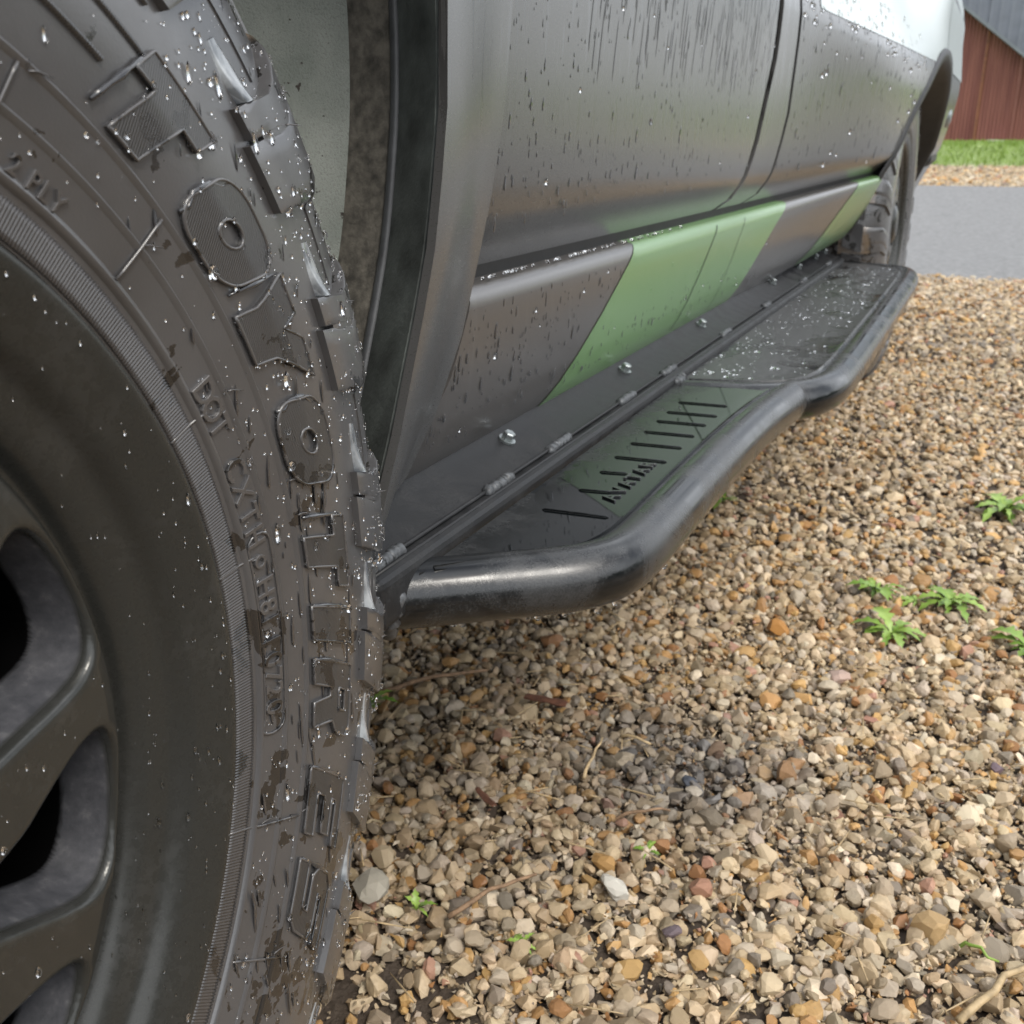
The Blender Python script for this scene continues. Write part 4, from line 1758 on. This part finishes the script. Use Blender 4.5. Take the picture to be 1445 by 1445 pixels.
for a, b, c_ in chunks:
    VV.append(a); FF.append(b + off); TT.append(c_); off += len(a)
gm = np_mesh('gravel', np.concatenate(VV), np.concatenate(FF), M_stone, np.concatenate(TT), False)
gravel = link(bpy.data.objects.new('gravel', gm))
tag(gravel, 'angular tan and grey gravel stones spread over the yard', kind='stuff')

stone_me = [mesh_data('stone', V, F, M_stone_one, False) for V, F in HI]


def put_stone(name, pk, x, y, z, s, RM, tint, parent):
    o = bpy.data.objects.new(name, stone_me[pk])
    M3 = Matrix([list(r) for r in (np.array(RM) * s)]).to_4x4()
    link(o, parent, Matrix.Translation((x, y, z)) @ M3)
    o.color = (*[float(t) for t in tint], 1)
    return o


for pk, xy, z, s, RM, T in loose:
    put_stone('stone', int(pk), float(xy[0]), float(xy[1]), float(z), float(s), RM, T, ground)

PEB = [(-.185, 1.212, .021, (.42, .20, .05), 'rounded orange pebble standing proud of the gravel, left of the weeds'),
       (-.098, 1.113, .019, (.47, .34, .28), 'pale pink pebble on the gravel below the clump of weeds'),
       (-.149, .698, .0175, (.36, .19, .12), 'terracotta red angular stone in the near gravel'),
       (-.231, .692, .017, (.40, .23, .08), 'ochre brown wedge of stone beside a white flat one'),
       (-.214, .668, .018, (.60, .57, .50), 'flat white stone beside an ochre wedge in the near gravel'),
       (-.156, .640, .012, (.15, .115, .125), 'small dark purple stone among pale ones near the front edge'),
       (.074, .993, .012, (.15, .105, .12), 'dark plum coloured stone at the right side of the gravel'),
       (-.396, .582, .026, (.36, .33, .27), 'large grey rounded stone beside the foot of the tyre'),
       (.030, .727, .021, (.46, .31, .15), 'large tan block of stone at the lower right'),
       (-.198, .842, .013, (.07, .08, .10), 'slate blue dark stone in the oily patch')]
for k, (x, y, s, t, lb) in enumerate(PEB):
    g = np.random.default_rng(500 + k)
    o = put_stone('pebble', k % 10, x, y, terr(y) + .006 + s * .45, s, rot_mats(g, 1, .25)[0], t, None)
    tag(o, lb, 'stone')


# ------------------------------------------------------------------ twigs, straw, bark
def twig(name, a, b, r, mat, label, cat, bend=.01, zz=.016, z2=None):
    A = Vector((a[0], a[1], zz)); B = Vector((b[0], b[1], z2 or zz + .004))
    n_ = 7
    P = []
    for i in range(n_):
        u = i / (n_ - 1)
        p = A.lerp(B, u) + Vector((random.gauss(0, bend * .15), random.gauss(0, bend * .15), bend * math.sin(PI * u) * .5))
        P.append(p - A)
    o = mesh_obj(name, *sweep(P, [r * (1 - .5 * i / n_) for i in range(n_)], 7), mat, None, Matrix.Translation(A))
    tag(o, label, cat)
    return o


twig('twig', (-.323, .575), (-.278, .647), .0024, M_twig, 'brown twig lying on the gravel near the bare soil', 'twig')
twig('twig', (-.559, .857), (-.470, .95), .0030, M_twig, 'long brown twig running out from behind the tyre', 'twig')
twig('twig', (-.241, .754), (-.198, .781), .0018, M_twig, 'thin twig lying beside the dark oily patch', 'twig')
twig('twig', (.055, .640), (.115, .735), .0032, M_straw, 'pale stick at the bottom right corner of the gravel', 'twig')
twig('straw_stem', (-.292, .799), (-.297, .868), .0019, M_straw, 'short upright pale straw stem on the gravel', 'straw', .004, .016, .02)
twig('straw_stem', (-.286, .883), (-.249, .876), .0019, M_straw, 'pale straw stem lying just above the dark patch', 'straw')
twig('grass_stem', (.049, .715), (.077, .700), .0016, M_weed, 'green grass stem curved over stones at the lower right', 'grass stem', .012)
for (x, y, s, lb) in ((-.38, .914, .024, 'reddish strip of bark in the shade below the side step'), (-.362, .727, .016, 'dark red bark chip near the tyre')):
    V, F = [], []
    for i in range(6):
        for j in range(3):
            V.append(((i - 2.5) / 2.5 * s, (j - 1) * s * .22 + random.gauss(0, .001), .0015 * (1 - (j - 1) ** 2) + random.gauss(0, .0008)))
    o = mesh_obj('bark_chip', V, grid_faces(6, 3), M_barkchip, None, Matrix.Translation((x, y, .021)) @ Matrix.Rotation(random.uniform(0, 3), 4, 'Z'))
    add_solid(o, .002)
    tag(o, lb, 'bark')
# fine litter nobody could count
lit = []
for k in range(260):
    x = random.uniform(-.6, .2); y = random.uniform(.5, 2.4)
    a = random.uniform(0, PI); l = random.uniform(.006, .022)
    d_ = Vector((math.cos(a), math.sin(a), random.uniform(-.15, .15))) * l
    p = Vector((x, y, random.uniform(.013, .02)))
    lit.append(sweep([p - d_, p, p + d_], [.0005, .0008, .0004], 5))
tag(mesh_obj('plant_litter', *merge(lit), M_straw), 'scraps of dry stem and needle scattered through the gravel', kind='stuff')


# ------------------------------------------------------------------ weeds
def leaf_me(l, w):
    V, F = [], []
    n_ = 11
    for i in range(n_):
        u = i / (n_ - 1)
        ww = w * (.18 + .82 * sstep(u * 1.7)) * (1 - u ** 5) * (1 + .38 * (-1) ** i)
        x = l * u
        z = l * (.75 * u - .95 * u * u)
        for s in (-1, 0, 1): V.append((x, s * ww, z + abs(s) * ww * .35))
    return mesh_data('leaf', V, grid_faces(n_, 3), M_weed)


LEAF = [leaf_me(1, .13), leaf_me(1, .19), leaf_me(1, .09)]


def weed(x, y, size, nl, label, cat='weed', up=.35):
    size *= 1.12
    nl = int(nl * 1.3)
    e = empty('weed', (x, y, terr(y) + .010))
    tag(e, label, cat, 'weeds growing through the gravel')
    for k in range(nl):
        a = k * 2.399 + random.uniform(-.3, .3)
        tilt = random.uniform(.05, 1) * up * 2
        s = size * random.uniform(.4, 1.15)
        Mx = Matrix.Translation((x, y, terr(y) + .010)) @ Matrix.Rotation(a, 4, 'Z') @ Matrix.Rotation(-tilt, 4, 'Y') @ Matrix.Scale(s, 4)
        link(bpy.data.objects.new('leaf', LEAF[k % 3]), e, Mx)
    return e


weed(.075, 1.81, .062, 20, 'bright green rosette weed by itself nearest the driveway')
weed(-.083, 1.385, .040, 13, 'broad leaved weed at the left end of the weed row')
weed(.012, 1.385, .042, 16, 'bushy green weed at the right end of the weed row')
weed(-.030, 1.375, .026, 8, 'low creeping weed between the two bigger weeds', up=.15)
weed(-.052, 1.262, .045, 14, 'silvery green weed with toothed leaves in front of the weed row', up=.2)
weed(.108, 1.285, .05, 10, 'green weed cut off by the right edge of the picture')
weed(-.368, 1.677, .03, 7, 'tiny dark green seedling beneath the side step')
weed(-.203, .725, .013, 6, 'tiny seedling below the dark oily patch')
weed(-.258, .578, .012, 6, 'tiny seedling near the front edge of the gravel')
weed(-.352, .578, .016, 5, 'thin upright seedling right of the tyre foot', up=.6)
weed(-.556, .835, .028, 9, 'green weed half hidden behind the tyre')

# ------------------------------------------------------------------ verge and barn
gv = []
gr = np.random.default_rng(21)
n = 9000
x = gr.uniform(-3.5, 2.5, n); y = 12.3 + 13.8 * gr.random(n) ** 1.3
hgt = gr.uniform(.03, .09, n); a = gr.uniform(0, PI, n)
V = np.zeros((n, 3, 3)); w = .006 + .0008 * (y - 10)
zt = np.array([terr(v) for v in y])
V[:, 0] = np.stack([x - np.cos(a) * w, y - np.sin(a) * w, zt], 1)
V[:, 1] = np.stack([x + np.cos(a) * w, y + np.sin(a) * w, zt], 1)
V[:, 2] = np.stack([x + gr.normal(size=n) * .03, y + gr.normal(size=n) * .03, zt + hgt], 1)
me = np_mesh('grass', V.reshape(-1, 3), np.arange(n * 3).reshape(-1, 3), M_grass)
tag(link(bpy.data.objects.new('grass', me)), 'short bright grass on the verge before the red barn', kind='stuff')

BARN = empty('barn', (-3.0, 27.0, .50))
tag(BARN, 'red corrugated sheet barn with a grey sheet roof beyond the driveway', 'barn')


def rake(x): return min(4.0, 2.0 - .757 * (x + .30) + .53)


def barn():
    pw = .76
    x = -6.9
    while x < 2.4:
        # one sheet: round corrugations at 76 mm
        V = []
        n_ = 61
        for i in range(n_):
            xx = x + (pw - .03) * i / (n_ - 1)
            yy = 27 + .016 * math.sin(2 * PI * xx / .0761)
            V += [(xx, yy, .45), (xx, yy, max(.5, min(rake(xx), rake(-2 * 2.25 - xx))))]
        mesh_obj('wall_sheet', V, grid_faces(n_, 2), M_barn, BARN)
        v, f = box_vf(x + pw - .035, x + pw + .005, 26.965, 27.03, .46, max(.55, min(rake(x + pw), rake(-4.5 - x - pw)) - .02))
        mesh_obj('cover_strip', v, f, M_barn_rust if int(x * 10) % 3 == 0 else M_barn, BARN, smooth=False)
        x += pw
    # two slopes carried forward as a deep porch verge
    for s in (1, -1):
        V = []
        for u in (0, 1):
            xx = -2.25 + s * (5.2 * u)
            for yy in (26.7, 29.9):
                V.append((xx, yy, rake(-2.25 + abs(xx + 2.25)) + .02))
        F = [(0, 2, 3, 1)] if s > 0 else [(0, 1, 3, 2)]
        add_solid(mesh_obj('roof', V, F, M_greyroof, BARN, smooth=False), .06)
    mesh_obj('footing_stone', *box_vf(-.55, -.18, 26.80, 26.94, .46, .60), M_stone_one, BARN, smooth=False)


barn()
GSH = empty('grey_shed', (-3.0, 30.4, .5))
tag(GSH, 'tall pale blue grey sheet metal shed standing behind the red barn', 'shed')
for k in range(14):
    x0 = -9 + k * 1.0
    V = []
    for i in range(41):
        xx = x0 + .985 * i / 40
        d = .006 if (i % 10) in (0, 1, 9) else 0
        V += [(xx, 30.4 - d, .45), (xx, 30.4 - d, 4.6)]
    mesh_obj('wall_sheet', V, grid_faces(41, 2), M_greyroof, GSH, smooth=False)
mesh_obj('shed_body', *box_vf(-9, 4.98, 30.45, 36, .45, 4.55), M_greyroof, GSH, smooth=False)

# hedge on the open side of the yard, seen in the reflections
n = 16000
hx = 10.5 + gr.normal(size=n) * .4; hy = gr.uniform(-12, 14, n); hz = gr.random(n) ** .8 * (1.9 + .5 * np.sin(hy * 1.3) + .3 * np.sin(hy * 3.1))
c = np.stack([hx, hy, hz], 1)
d1 = gr.normal(size=(n, 3)) * .10; d2 = gr.normal(size=(n, 3)) * .10
V = np.stack([c - d1, c + d2, c + d1, c - d2], 1).reshape(-1, 3)
me = np_mesh('hedge', V, np.arange(n * 4).reshape(-1, 4), M_hedge, None, False)
tag(link(bpy.data.objects.new('hedge', me)), 'tall dark green hedge along the open side of the yard', 'hedge')
